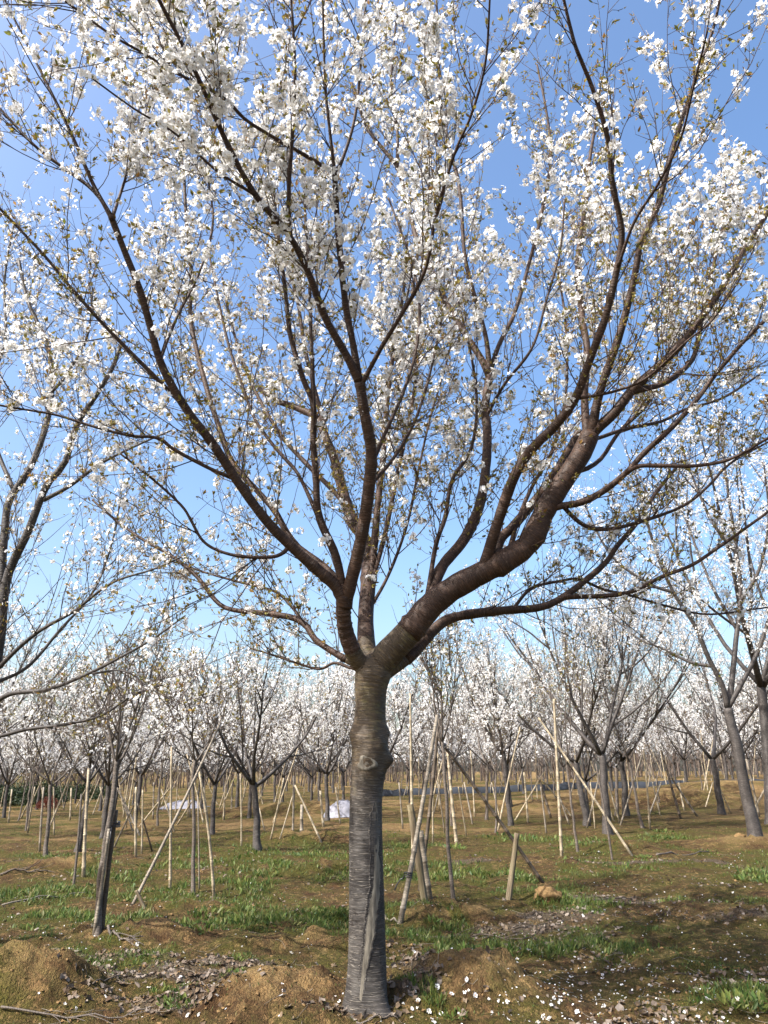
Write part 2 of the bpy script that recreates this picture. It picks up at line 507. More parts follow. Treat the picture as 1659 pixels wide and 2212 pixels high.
def ground_mat():
    m, nt, b = new_mat('soil', 0.95, 0.1); t = NT(nt); g = t.geo()
    g2 = t.mapping(g, (1, 1, 0.6))
    n1 = t.noise(g2, 0.55, 5, 0.6); n2 = t.noise(g2, 2.6, 5, 0.65); n3 = t.noise(g2, 17, 5, 0.7); n4 = t.noise(g2, 70, 3, 0.7)
    c = t.mix(t.ramp(n2, 0.35, 0.68), (0.105, 0.059, 0.026), (0.36, 0.235, 0.105))
    c = t.mix(t.math('MULTIPLY', t.ramp(n3, 0.50, 0.70), 0.7), c, (0.45, 0.32, 0.17))
    c = t.mix(t.math('MULTIPLY', t.ramp(n3, 0.47, 0.30), 0.8), c, (0.042, 0.023, 0.012))
    n5 = t.noise(g2, 6.5, 4, 0.6)
    c = t.mix(t.math('MULTIPLY', t.ramp(n5, 0.50, 0.36), 0.65), c, (0.062, 0.034, 0.016))
    at = t.n('ShaderNodeAttribute', attribute_name='cover'); sep = t.n('ShaderNodeSeparateColor'); t.l(at.outputs['Color'], sep.inputs[0])
    ochre = t.ramp(t.math('ADD', t.math('MULTIPLY', sep.outputs[2], 0.30), t.math('ADD', t.math('MULTIPLY', n3, 0.55), t.math('MULTIPLY', n2, 0.4))), 0.60, 0.86)
    c = t.mix(t.math('MULTIPLY', ochre, 0.75), c, t.mix(t.ramp(n4, 0.35, 0.65), (0.26, 0.165, 0.066), (0.48, 0.335, 0.155)))
    mossn = t.math('ADD', t.math('MULTIPLY', sep.outputs[0], 0.42), t.math('MULTIPLY', t.math('ADD', n1, n2), 0.36))
    c = t.mix(t.math('MULTIPLY', t.ramp(t.math('SUBTRACT', t.math('ADD', mossn, t.math('MULTIPLY', n3, 0.25)), t.math('MULTIPLY', sep.outputs[2], 0.07)), 0.41, 0.56), 0.92), c,
              t.mix(t.ramp(n4, 0.35, 0.65), (0.028, 0.031, 0.008), (0.125, 0.112, 0.024)))
    lit = t.math('ADD', t.math('MULTIPLY', sep.outputs[1], 0.6), t.math('MULTIPLY', n3, 0.4))
    c = t.mix(t.math('MULTIPLY', t.ramp(lit, 0.42, 0.66), 0.75), c, t.mix(t.ramp(n4, 0.4, 0.62), (0.065, 0.045, 0.03), (0.17, 0.135, 0.105)))
    t.l(c, b.inputs['Base Color'])
    h = t.math('ADD', t.math('MULTIPLY', n3, 1.0), t.math('MULTIPLY', n4, 0.5))
    t.bump(h, 1.0, 0.11, b)
    return m
M['soil'] = ground_mat()
def clod_mat():
    m, nt, b = new_mat('soil_clod', 0.95, 0.1); t = NT(nt); n = t.noise(t.geo(), 22, 5, 0.7)
    t.l(t.mix(t.ramp(n, 0.3, 0.7), (0.075, 0.045, 0.02), (0.24, 0.155, 0.072)), b.inputs['Base Color'])
    t.bump(n, 1.0, 0.02, b); return m
M['soilclod'] = clod_mat()

def build_ground():
    mb = MB()
    nr, na = 360, 270
    rr = 4.2 * (110 / 4.2) ** (np.linspace(0, 1, nr) ** 1.25)
    rr = np.concatenate([rr, [150, 230, 400, 900]])
    aa = np.radians(np.linspace(-38, 38, na))
    RR, AA = np.meshgrid(rr, aa, indexing='ij')
    X, Y = RR * np.sin(AA), RR * np.cos(AA)
    Z = hz(X, Y); Z[-4:] = Z[-5] * 0.98
    i = np.arange(len(rr) - 1)[:, None] * na; j = np.arange(na - 1)[None, :]
    q = np.stack([i + j, i + j + 1, i + na + j + 1, i + na + j], -1).reshape(-1, 4)[:, ::-1]
    mb.add(np.stack([X, Y, Z], -1), q)
    # the rest of the circle and under the camera, coarser
    aa2 = np.radians(np.linspace(38, 322, 90)); na2 = 90
    RR, AA = np.meshgrid(rr[::14], aa2, indexing='ij')
    X2, Y2 = RR * np.sin(AA), RR * np.cos(AA); Z2 = hz(X2, Y2)
    i = np.arange(len(rr[::14]) - 1)[:, None] * na2; j = np.arange(na2 - 1)[None, :]
    q = np.stack([i + j, i + j + 1, i + na2 + j + 1, i + na2 + j], -1).reshape(-1, 4)[:, ::-1]
    mb.add(np.stack([X2, Y2, Z2], -1), q)
    a3 = np.radians(np.linspace(0, 360, 72, endpoint=False))
    ring = np.stack([4.3 * np.sin(a3), 4.3 * np.cos(a3), hz(4.3 * np.sin(a3), 4.3 * np.cos(a3)) - 0.012], -1)
    v = np.vstack([[[0, 0, 0]], ring]); k = np.arange(72)
    mb.add(v, np.stack([np.zeros(72, int), 1 + (k + 1) % 72, 1 + k], -1))
    me = mb.mesh('ground', [M['soil']])
    V = np.concatenate(mb.v)
    g = gdens(V[:, 0], V[:, 1]); l = ldens(V[:, 0], V[:, 1])
    ca = me.color_attributes.new('cover', 'FLOAT_COLOR', 'POINT')
    ca.data.foreach_set('color', np.stack([g, l, np.maximum(mound_mask(V[:, 0], V[:, 1]), .85 * sstep(13, 21, np.hypot(V[:, 0], V[:, 1])) * sstep(.42, .6, fbm(V[:, 0] * .35, V[:, 1] * .5, 181))), g * 0 + 1], -1).astype(np.float32).ravel())
    o = link('ground', me); tag(o, kind='structure')
build_ground()

# ------------------------------------------------------------------ flower, bud and leaf shapes
def flower_tpl(cup, r=1.0, simple=False):
    v, f, m = [(0, 0, 0)], [], []
    for k in range(5):
        a = k * 2 * math.pi / 5
        def pt(u, w, z):
            return (u * math.cos(a) - w * math.sin(a), u * math.sin(a) + w * math.cos(a), z)
        b = len(v)
        if simple:
            v += [pt(.62, -.46, cup * .4), pt(1.0, 0, cup), pt(.62, .46, cup * .4)]
            f += [(0, b, b + 1, b + 2)]; m += [0]
        else:
            v += [pt(.30, -.20, cup * .12), pt(.68, -.42, cup * .5 + .06), pt(.98, -.20, cup), pt(.90, 0, cup * .9 - .05), pt(.98, .20, cup), pt(.68, .42, cup * .5 + .06), pt(.30, .20, cup * .12)]
            f += [(0, b, b + 1, b + 2, b + 3), (0, b + 3, b + 4, b + 5, b + 6)]; m += [0, 0]
    if not simple:
        for k in range(5):
            a = (k + .5) * 2 * math.pi / 5; b = len(v)
            ca, sa = math.cos(a), math.sin(a)
            v += [(-.05 * sa, .05 * ca, .03), (.05 * sa, -.05 * ca, .03), (.34 * ca, .34 * sa, .30 + .1 * (k % 2))]
            f += [(b, b + 1, b + 2)]; m += [1]
        b = len(v)
        v += [(.16, 0, .05), (0, .16, .05), (-.16, 0, .05), (0, -.16, .05), (0, 0, .16)]
        f += [(b, b + 1, b + 4), (b + 1, b + 2, b + 4), (b + 2, b + 3, b + 4), (b + 3, b, b + 4)]; m += [1] * 4
        b = len(v)                                    # calyx behind
        v += [(.13, 0, -.02), (-.065, .11, -.02), (-.065, -.11, -.02), (0, 0, -.45)]
        f += [(b, b + 3, b + 1), (b + 1, b + 3, b + 2), (b + 2, b + 3, b)]; m += [2] * 3
    return np.array(v), f, m
FL = [flower_tpl(c) for c in (0.15, 0.35, 0.65)]
FS = [flower_tpl(c, simple=True) for c in (0.2, 0.5, 0.9)]
def flower_mid(cup):
    v, f, m = [(0, 0, 0)], [], []
    for k in range(5):
        a = k * 2 * math.pi / 5; ca, sa = math.cos(a), math.sin(a); b = len(v)
        for u, w, z in ((.62, -.46, cup * .45), (1.0, 0, cup), (.62, .46, cup * .45)): v.append((u * ca - w * sa, u * sa + w * ca, z))
        f.append((0, b, b + 1, b + 2)); m.append(0)
    b = len(v); v += [(.2, 0, .10), (-.1, .17, .10), (-.1, -.17, .10), (0, 0, .30)]
    f += [(b, b + 1, b + 3), (b + 1, b + 2, b + 3), (b + 2, b, b + 3)]; m += [1] * 3
    return np.array(v), f, m
FM = [flower_mid(c) for c in (0.15, 0.35, 0.65)]
def far_flower(z):
    return (np.array([(-1, -.25, z), (-.2, -.8, 0), (.9, -.3, z), (.25, .2, 0), (.35, 1.0, z), (-.6, .7, z)]), [(0, 1, 3, 5), (1, 2, 4, 3)], [0, 0])
FQ = [far_flower(c) for c in (0.2, 0.5, 0.9)]
FMATS = [M['petal'], M['stamen'], M['calyx']]
BUD = (np.array([(0, 0, -.4), (.34, 0, .3), (-.17, .3, .3), (-.17, -.3, .3), (0, 0, 1.1)]),
       [(0, 2, 1), (0, 3, 2), (0, 1, 3), (1, 2, 4), (2, 3, 4), (3, 1, 4)], [1, 1, 1, 0, 0, 0])
LEAF = (np.array([(0, 0, 0), (.20, .10, .35), (.22, .14, .65), (.02, .10, 1.0), (-.20, .10, .60), (-.18, .10, .30), (0, -.03, .5)]),
        [(0, 1, 6), (1, 2, 6), (2, 3, 6), (3, 4, 6), (4, 5, 6), (5, 0, 6)], [0] * 6)
LEAFS = (np.array([(0, 0, 0), (.22, .08, .45), (0, .05, 1.0), (-.22, .08, .45)]), [(0, 1, 2, 3)], [0])

def single_mesh(name, tpl, mats, jit=0.0):
    mb = MB(); scatter(mb, tpl[0], tpl[1], tpl[2], np.zeros((1, 3)), np.array([[0, 0, 1.0]]), np.ones(1), R, jit)
    return mb.mesh(name, mats, smooth=False)

def in_view(p, margin=60):
    d = depth(p)
    u = p[:, 0] / d * F + 829.5
    v = 1106 - (-(p[:, 1]) * SP + (p[:, 2] - CAMZ) * CP) / d * F
    return (d > 0.3) & (u > -margin) & (u < 1659 + margin) & (v > -margin) & (v < 2212 + margin)

# ------------------------------------------------------------------ crown: twigs, flowers, leaves on given limbs
def crown(limbs, radii, root_loc, parent, rng, dens2=4.2, dens3=6.0, spur=8.0, L2=(0.5, 1.5), L3=(0.15, 0.55), r2=0.0048, r3=0.0022,
          fprob=None, fsize=0.019, lprob=0.6, simple=False, sides=(5, 3), twigmat=None, parts=0, t_from=0.18, lsize=0.03, cull=1.9, names=('twigs', 'blossoms', 'leaves'), nfl=(2, 6), bprob=0.5, up2=0.10):
    L = lengths(limbs)
    # secondary branches
    idx, t, pos, T = sample_on(limbs, rng.poisson(dens2 * L), t_from, 0.98, rng)
    d = side_dir(T, np.radians(rng.uniform(25, 58, len(pos))), rng, bias=np.array([0, 0, 0.55]))
    len2 = rng.uniform(*L2, len(pos)) * (1.15 - 0.5 * t)
    S = grow(pos, d, len2, 8, up2, 0.10, rng)
    ok = (np.linalg.norm(S - np.array([0, 0, CAMZ]), axis=2).min(1) > cull) if cull else np.ones(len(S), bool)
    S, len2 = S[ok], len2[ok]
    rs = (r2 * (0.55 + 0.45 * len2 / L2[1]))[:, None] * np.linspace(1, 0.36, 8)[None]
    # tertiary twigs, from the secondaries and from the limbs' outer halves
    i3, t3, p3, T3 = sample_on(S, rng.poisson(dens3 * len2), 0.12, 1.0, rng)
    ia, ta, pa, Ta = sample_on(limbs, rng.poisson(dens3 * 0.6 * L), 0.2, 1.0, rng)
    p3 = np.vstack([p3, pa]); T3 = np.vstack([T3, Ta])
    d3 = side_dir(T3, np.radians(rng.uniform(25, 70, len(p3))), rng, bias=np.array([0, 0, 0.35]))
    len3 = rng.uniform(*L3, len(p3)) * rng.uniform(0.5, 1, len(p3))
    Q = grow(p3, d3, len3, 4, 0.10, 0.18, rng)
    if cull:
        ok = np.linalg.norm(Q - np.array([0, 0, CAMZ]), axis=2).min(1) > cull
        Q, len3 = Q[ok], len3[ok]
    rq = np.full((len(Q), 1), r3) * np.linspace(1, 0.45, 4)[None]
    tw = MB()
    tubes(tw, S, rs, sides[0], 0, 0, rng)
    tubes(tw, Q, rq, sides[1], 0, 0, rng)
    # spurs
    j1, _, q1, t1 = sample_on(S, rng.poisson(spur * len2), 0.1, 1.0, rng)
    j2, _, q2, t2 = sample_on(Q, rng.poisson(spur * 1.15 * len3) + 1, 0.15, 1.0, rng)
    j3, _, q3, t3 = sample_on(limbs, rng.poisson(spur * 0.6 * L), 0.45, 1.0, rng)
    sp = np.vstack([q1, q2, q3]); sT = np.vstack([t1, t2, t3])
    sd_ = side_dir(sT, np.radians(rng.uniform(35, 85, len(sp))), rng, bias=np.array([0, 0, 0.2]))
    sl = rng.uniform(0.008, 0.035, len(sp))
    tip = sp + sd_ * sl[:, None]
    if not simple:
        ribbons(tw, sp, tip, r3 * .9, 0, rng)
    pf = fprob(tip + np.asarray(root_loc))
    u = rng.random(len(tip))
    isf = u < pf
    isb = (~isf) & (u < pf + bprob * 0.30)
    # flowers of each umbel
    ft, fd = tip[isf], sd_[isf]
    cnt = rng.integers(nfl[0], nfl[1], len(ft))
    k = np.repeat(np.arange(len(ft)), cnt)
    hang = norm(0.55 * fd[k] + np.array([0, 0, -0.25]) + 0.75 * rng.standard_normal((len(k), 3)))
    ped = rng.uniform(0.018, 0.04, len(k)) * (fsize / 0.019)
    fp = ft[k] + hang * ped[:, None]
    face = norm(hang + 0.35 * rng.standard_normal((len(k), 3)))
    fs = fsize * rng.uniform(0.75, 1.15, len(k))
    # buds
    bt, bd = tip[isb], sd_[isb]
    kb = np.repeat(np.arange(len(bt)), rng.integers(2, 5, len(bt)))
    bh = norm(0.5 * bd[kb] + np.array([0, 0, -0.35]) + 0.6 * rng.standard_normal((len(kb), 3)))
    bp = bt[kb] + bh * (rng.uniform(0.012, 0.032, len(kb)) * (fsize / 0.019))[:, None]
    if not simple:
        pm = MB(); ribbons(pm, np.concatenate([ft[k], bt[kb]]), np.concatenate([fp, bp]), .0011, 2, rng)
    link(names[0], tw.mesh(names[0], [twigmat or M['twig']], offset=root_loc), parent)['kind'] = 'stuff'
    fb = MB()
    var = rng.integers(0, 3, len(fp))
    take = np.zeros(len(fp), bool)
    if parts:
        vis = np.where(in_view(fp, 0))[0]
        order = vis[np.argsort((depth(fp[vis]) / fs[vis]))][:parts]
        take[order] = True
        mes = [single_mesh('flower', t_, FMATS) for t_ in FL]
        Rm = rot_from(face[order], rng.random(len(order)) * 6.283)
        for n_, o_ in enumerate(order):
            ob = link('flower', mes[var[o_]], parent)
            mw = Matrix(Rm[n_].tolist()).to_4x4() @ Matrix.Diagonal((fs[o_], fs[o_], fs[o_], 1))
            mw.translation = Vector(fp[o_] - np.asarray(root_loc))
            ob.matrix_basis = mw
    big = (depth(fp) / fs < 3.2 / 0.019) & in_view(fp, 80) if not simple else np.zeros(len(fp), bool)
    for q in range(3):
        s_ = (var == q) & ~take & ~big
        scatter(fb, *(FQ if simple else FM)[q], fp[s_], face[s_], fs[s_], rng, 0.12 if simple else 0.05)
        s_ = (var == q) & ~take & big
        scatter(fb, *FL[q], fp[s_], face[s_], fs[s_], rng, 0.035)
    bs = np.stack([fsize * .42 * np.ones(len(bp))] * 2 + [fsize * .55 * rng.uniform(.7, 1.2, len(bp))], -1)
    b2 = MB()
    scatter(fb, BUD[0], BUD[1], [3 if x == 0 else 2 for x in BUD[2]], bp, bh, bs, rng)
    if not simple:
        fb.f += [x + fb.n for x in pm.f]; fb.m += pm.m; fb.v += pm.v; fb.b += [rng.random((len(x), 3)) for x in pm.v]; fb.n += pm.n
    link(names[1], fb.mesh(names[1], FMATS + [M['bud']], smooth=False, offset=root_loc), parent)['kind'] = 'stuff'
    # leaves
    has = rng.random(len(tip)) < lprob
    lt, ld = tip[has], sd_[has]
    kl = np.repeat(np.arange(len(lt)), rng.integers(1, 4 if simple else 5, len(lt)))
    dl = norm(ld[kl] + 0.55 * rng.standard_normal((len(kl), 3)) + np.array([0, 0, 0.25]))
    ls = lsize * rng.uniform(0.5, 1.25, len(kl))
    lb = MB(); tp = LEAFS if simple else LEAF
    lp = lt[kl]
    tk = np.zeros(len(lp), bool)
    if parts:
        vis = np.where(in_view(lp, 0))[0]
        order = vis[np.argsort((depth(lp[vis]) / ls[vis]))][:parts]
        tk[order] = True
        mes = [single_mesh('leaf', tp, [M['leaf']]) for _ in range(4)]
        Rm = rot_from(dl[order], rng.random(len(order)) * 6.283)
        for n_, o_ in enumerate(order):
            ob = link('leaf', mes[n_ % 4], parent)
            mw = Matrix(Rm[n_].tolist()).to_4x4() @ Matrix.Diagonal((ls[o_], ls[o_], ls[o_], 1))
            mw.translation = Vector(lp[o_] - np.asarray(root_loc))
            ob.matrix_basis = mw
    scatter(lb, *LEAFS, lp[~tk], dl[~tk], ls[~tk], rng, .05)
    link(names[2], lb.mesh(names[2], [M['leaf']], smooth=False, offset=root_loc), parent)['kind'] = 'stuff'
    print('crown', len(S), len(Q), 'flowers', len(fp), 'buds', len(bp), 'leaves', len(lp))

# ------------------------------------------------------------------ the big cherry tree
TY = 5.5
base = P(793, 2195, TY)
gz = float(hz(base[0], TY))
TL = {}
TRUNK = [(793, 2230, 94), (792, 2195, 90), (793, 2150, 86), (794, 2080, 81), (793, 2000, 77), (791, 1900, 74), (790, 1800, 72), (791, 1730, 71), (794, 1690, 73),
         (799, 1645, 80), (799, 1610, 79), (798, 1574, 73), (800, 1528, 67), (801, 1490, 70), (806, 1455, 78), (805, 1425, 60)]
def trunk_path():
    rows = []
    for x, y, w in TRUNK:
        p = P(x, y, TY); rows.append([*p, w / 2 / F * depth(p)])
    return catmull(rows, 90)
TP = trunk_path()
TPX = np.array([(a, b, TY, w) for a, b, w in TRUNK], float)

# every limb: picture points traced for outline, its own distance from the camera, widths
PATHS = {}      # name -> (px path with Y) and xyz path
def limb(name, parent, pts, Y1, w0, w1, Y0=None, ease=1.0, n=26):
    pts = np.array(pts, float)
    if Y0 is None:
        pp = PATHS[parent]['px']
        i = np.argmin(np.hypot(pp[:, 0] - pts[0, 0], pp[:, 1] - pts[0, 1])); Y0 = pp[i, 2]
    s = np.concatenate([[0], np.cumsum(np.hypot(*np.diff(pts, axis=0).T))]); s /= s[-1]
    Ys = Y0 + (Y1 - Y0) * s ** ease
    ws = w0 + (w1 - w0) * s ** 0.8
    rows = []
    for (x, y), Yv, w in zip(pts, Ys, ws):
        p = P(x, y, Yv); rows.append([*p, w / 2 / F * depth(p) * (1.0 if name == 'D' else .88)])
    c = catmull(rows, n)
    cp = catmull(np.column_stack([pts, Ys]), 60)
    PATHS[name] = dict(px=cp, xyz=c[:, :3], r=np.maximum(c[:, 3], 0.0022))
PATHS['T'] = dict(px=TPX[:, :3], xyz=TP[:, :3], r=TP[:, 3])

limb('A', 'T', [(800, 1452), (772, 1425), (750, 1375), (742, 1330), (742, 1285)], 5.15, 46, 36)
limb('A1', 'A', [(742, 1300), (725, 1265), (690, 1235), (640, 1190), (580, 1130), (520, 1050), (460, 960), (400, 880), (350, 790), (322, 695), (300, 620), (270, 545), (240, 468)], 3.7, 29, 15)
limb('A1a', 'A1', [(243, 475), (200, 410), (83, 322), (0, 235), (-60, 180)], 3.4, 11, 5)
limb('A1b', 'A1', [(240, 468), (200, 395), (150, 280), (75, 128), (10, 0), (-20, -60)], 3.1, 11, 4)
limb('A1c', 'A1', [(243, 470), (280, 360), (305, 295), (335, 190), (350, 120)], 4.3, 8, 4)
limb('A2', 'A', [(742, 1295), (727, 1206), (689, 1116), (683, 1040), (677, 956), (677, 875), (657, 825), (640, 770), (627, 725), (615, 620), (600, 500), (590, 400)], 4.3, 24, 7)
limb('A2b', 'A2', [(677, 880), (675, 800), (672, 725), (668, 600), (660, 480), (655, 350)], 4.7, 13, 5)
limb('N', 'A2', [(685, 1110), (642, 1021), (602, 976), (551, 906), (521, 825), (495, 750), (470, 640), (450, 540)], 5.0, 10, 5)
limb('B', 'A', [(744, 1310), (752, 1280), (772, 1201), (787, 1126), (797, 1051), (802, 976), (787, 890), (777, 825)], 4.4, 34, 25)
limb('B1', 'B', [(777, 830), (752, 775), (702, 685), (667, 591), (622, 505), (551, 421), (491, 311), (451, 220), (401, 110), (351, 15), (320, -50)], 2.7, 21, 9)
limb('B1b', 'B1', [(625, 510), (624, 401), (632, 281), (637, 150), (629, 0), (627, -40)], 3.0, 13, 6)
limb('B1c', 'B1', [(551, 421), (470, 370), (380, 290), (290, 235), (200, 170)], 2.9, 8, 4)
limb('B2', 'B', [(777, 830), (762, 740), (747, 662), (732, 526), (727, 451), (722, 371)], 3.8, 19, 13)
limb('B2a', 'B2', [(722, 375), (677, 346), (541, 266), (481, 210), (376, 155), (310, 115), (240, 75), (140, 0), (100, -40)], 2.5, 10, 5)
limb('B2b', 'B2', [(722, 371), (737, 351), (767, 251), (782, 100), (790, 0), (792, -40)], 3.5, 9, 5)
limb('B2c', 'B2', [(724, 380), (712, 280), (702, 175), (697, 0), (695, -40)], 3.2, 9, 5)
limb('B3', 'B', [(779, 835), (827, 745), (857, 697), (917, 587), (942, 466), (982, 331), (1017, 251), (1048, 140), (1058, 0), (1060, -40)], 2.7, 12, 5)
limb('C', 'T', [(800, 1450), (792, 1400), (790, 1330), (797, 1230), (790, 1170), (767, 1136), (752, 1101), (717, 976), (702, 946), (687, 906), (640, 880), (602, 868), (560, 840)], 7.0, 50, 12)
limb('C2', 'C', [(795, 1300), (806, 1200), (815, 1100), (828, 980), (835, 880), (850, 760), (870, 640), (880, 520)], 6.8, 22, 6)
limb('C3', 'C', [(717, 985), (690, 880), (660, 760), (640, 640), (600, 520), (560, 420)], 7.0, 14, 5)
limb('C4', 'C', [(752, 1101), (720, 1060), (660, 1000), (600, 930), (540, 820), (500, 700), (480, 600)], 7.4, 14, 5)
limb('D', 'T', [(806, 1452), (835, 1415), (877, 1372), (927, 1312), (977, 1272), (1053, 1231), (1108, 1201), (1148, 1166), (1178, 1101), (1213, 1046), (1253, 986), (1275, 938)], 5.1, 64, 40)
limb('D1', 'D', [(1268, 950), (1290, 925), (1328, 891), (1368, 840), (1419, 795), (1474, 740), (1524, 675), (1569, 607), (1609, 536), (1659, 460), (1700, 400)], 4.4, 30, 9)
limb('D1b', 'D1', [(1364, 845), (1429, 830), (1474, 800), (1499, 770), (1514, 700), (1530, 620), (1560, 500), (1590, 400)], 5.4, 16, 6)
limb('D2', 'D', [(1270, 950), (1265, 900), (1263, 850), (1268, 750), (1258, 690), (1248, 577), (1255, 500), (1268, 426), (1273, 351), (1290, 250)], 5.8, 22, 7)
limb('D3', 'D', [(1276, 945), (1290, 870), (1308, 810), (1333, 740), (1352, 675), (1373, 587), (1385, 520), (1419, 451), (1454, 321), (1479, 241), (1519, 125), (1544, 50), (1560, -30)], 3.7, 24, 6)
limb('D4', 'D', [(1068, 1205), (1085, 1160), (1108, 1138), (1178, 1052), (1238, 956), (1250, 930)], 5.6, 26, 18)
limb('D5', 'D', [(1100, 1190), (1120, 1120), (1150, 1050), (1190, 980), (1215, 900), (1225, 800), (1220, 680), (1200, 560)], 6.3, 12, 5)
limb('E', 'D', [(1045, 1232), (1055, 1195), (1068, 1151), (1108, 1036), (1148, 971), (1198, 921), (1243, 860), (1268, 795), (1288, 740), (1308, 685), (1333, 581), (1343, 501), (1323, 396), (1313, 301), (1290, 220), (1268, 160), (1243, 100), (1218, 0), (1210, -40)], 3.1, 30, 7, n=36)
limb('E2', 'E', [(1243, 862), (1328, 845), (1399, 815), (1480, 740), (1540, 690), (1600, 600)], 3.9, 8, 4)
limb('E3', 'E', [(1335, 575), (1370, 480), (1420, 400), (1470, 300), (1500, 180), (1530, 60)], 2.9, 9, 4)
limb('F', 'D', [(925, 1310), (937, 1266), (957, 1221), (1002, 1166), (1033, 1101), (1048, 1026), (1053, 936), (1048, 885), (1058, 805)], 6.0, 30, 20)
limb('F1', 'F', [(1057, 812), (1045, 785), (1017, 740), (985, 690), (940, 610), (905, 530), (880, 440), (858, 360), (827, 322), (790, 270), (760, 180)], 6.4, 18, 7)
limb('F1b', 'F1', [(858, 365), (858, 281), (845, 200), (850, 100), (860, 20)], 6.4, 9, 5)
limb('F2', 'F', [(1058, 808), (1050, 730), (1025, 640), (1005, 560), (1000, 501), (992, 401), (972, 321), (952, 225), (947, 75), (942, -10)], 5.4, 13, 5)
limb('F3', 'F', [(1058, 806), (1080, 740), (1110, 680), (1140, 580), (1170, 460), (1190, 340), (1180, 240), (1160, 140)], 6.2, 13, 5)
limb('F4', 'F', [(1050, 900), (1090, 830), (1150, 750), (1180, 650), (1210, 540), (1220, 430)], 5.2, 9, 4)
limb('F5', 'D', [(918, 1320), (927, 1266), (942, 1176), (962, 1116), (977, 1036), (1017, 971), (1030, 880), (1020, 780), (990, 650)], 5.6, 14, 5)
limb('G', 'T', [(810, 1470), (850, 1444), (892, 1412), (927, 1372), (952, 1347), (987, 1332), (1053, 1322), (1108, 1317), (1168, 1312), (1218, 1289), (1268, 1251), (1308, 1216), (1328, 1186), (1378, 1126), (1420, 1060), (1470, 1000)], 6.3, 34, 7)
limb('G2', 'G', [(1215, 1290), (1243, 1289), (1308, 1287), (1368, 1277), (1429, 1246), (1494, 1221), (1554, 1181), (1659, 1106), (1720, 1060)], 5.6, 13, 6)
limb('G3', 'G', [(1108, 1317), (1148, 1271), (1218, 1254), (1253, 1251), (1300, 1272), (1365, 1287), (1429, 1306), (1529, 1327), (1659, 1312)], 6.9, 9, 4)
limb('H', 'D', [(1165, 1120), (1198, 1096), (1253, 1086), (1303, 1061), (1353, 1021), (1394, 976), (1454, 921), (1504, 865), (1549, 805), (1609, 735), (1659, 685), (1720, 620)], 4.4, 19, 8)
limb('H2', 'H', [(1353, 1021), (1380, 1007), (1429, 1006), (1504, 1006), (1579, 991), (1659, 946), (1700, 920)], 4.5, 12, 6)
limb('H3', 'D', [(1200, 1075), (1243, 1121), (1278, 1141), (1328, 1141), (1403, 1121), (1479, 1091), (1529, 1051), (1579, 1000), (1659, 955)], 5.6, 12, 5)
limb('H4', 'D', [(1268, 950), (1293, 946), (1353, 926), (1429, 910), (1479, 885), (1560, 860), (1640, 810)], 5.9, 11, 5)
limb('I', 'T', [(795, 1450), (752, 1427), (702, 1397), (672, 1372), (652, 1342), (592, 1327), (501, 1317), (466, 1297), (426, 1246), (371, 1201), (301, 1161), (241, 1116), (200, 1080)], 6.4, 20, 5)
limb('I2', 'I', [(655, 1345), (627, 1307), (592, 1277), (516, 1257), (441, 1236), (380, 1215), (310, 1200)], 6.8, 8, 4)
limb('I3', 'T', [(795, 1452), (755, 1442), (722, 1432), (690, 1445), (640, 1432), (590, 1415), (540, 1400)], 5.9, 9, 4)
limb('J', 'A', [(745, 1330), (735, 1275), (722, 1246), (692, 1216), (652, 1191), (617, 1146), (592, 1101), (561, 1066), (510, 1010), (491, 976), (471, 916), (451, 855), (426, 760), (411, 685), (413, 601), (401, 451), (396, 371), (381, 281), (371, 216)], 5.8, 20, 6, n=36)
limb('J2', 'A1', [(540, 1078), (526, 1046), (451, 1011), (376, 971), (341, 946), (281, 941), (201, 921), (120, 896), (30, 881), (-30, 870)], 4.2, 11, 5)
limb('J3', 'J', [(396, 375), (430, 335), (470, 270), (500, 180), (520, 80)], 5.6, 6, 3)
limb('K', 'A1', [(410, 895), (395, 875), (336, 815), (271, 750), (211, 687), (145, 612), (95, 551), (0, 451), (-50, 400)], 3.6, 12, 6)
limb('Lo', 'A1', [(625, 1180), (602, 1200), (551, 1204), (491, 1196), (441, 1171), (411, 1121), (391, 1091), (331, 1036), (260, 980)], 4.6, 10, 5)
limb('Q1', 'B', [(800, 1010), (830, 940), (870, 850), (900, 750), (905, 640), (880, 540), (840, 430)], 5.0, 11, 5)
limb('Q2', 'B', [(797, 1051), (850, 990), (900, 900), (935, 780), (955, 660), (930, 560)], 5.4, 10, 4)
limb('Q3', 'C', [(790, 1330), (840, 1240), (880, 1130), (905, 1010), (930, 900), (960, 800), (985, 700)], 6.8, 9, 4)
limb('Q4', 'C', [(790, 1300), (830, 1160), (855, 1040), (880, 920), (900, 800), (890, 680), (900, 560), (930, 440), (920, 320)], 7.4, 14, 5)
limb('Q5', 'D', [(1230, 1022), (1290, 1000), (1340, 930), (1400, 870), (1440, 780), (1450, 660), (1430, 520), (1400, 380)], 6.4, 12, 5)
limb('Q6', 'A1', [(345, 780), (380, 690), (430, 590), (460, 480), (450, 370), (470, 250)], 4.6, 8, 4)

TREE_ROOT = np.array([base[0], TY, gz])
cherry = empty('cherry_tree', TREE_ROOT)
tag(cherry, 'large white-flowering cherry tree with forked scarred trunk in the foreground', 'tree')

def fork_stub(name, upto):
    q = PATHS[name]; s = np.concatenate([[0], np.cumsum(np.linalg.norm(np.diff(q['xyz'], axis=0), axis=1))])
    ss = np.linspace(0, upto, 14)
    return (np.stack([np.interp(ss, s, q['xyz'][:, k]) for k in range(3)], 1), np.interp(ss, s, q['r']))

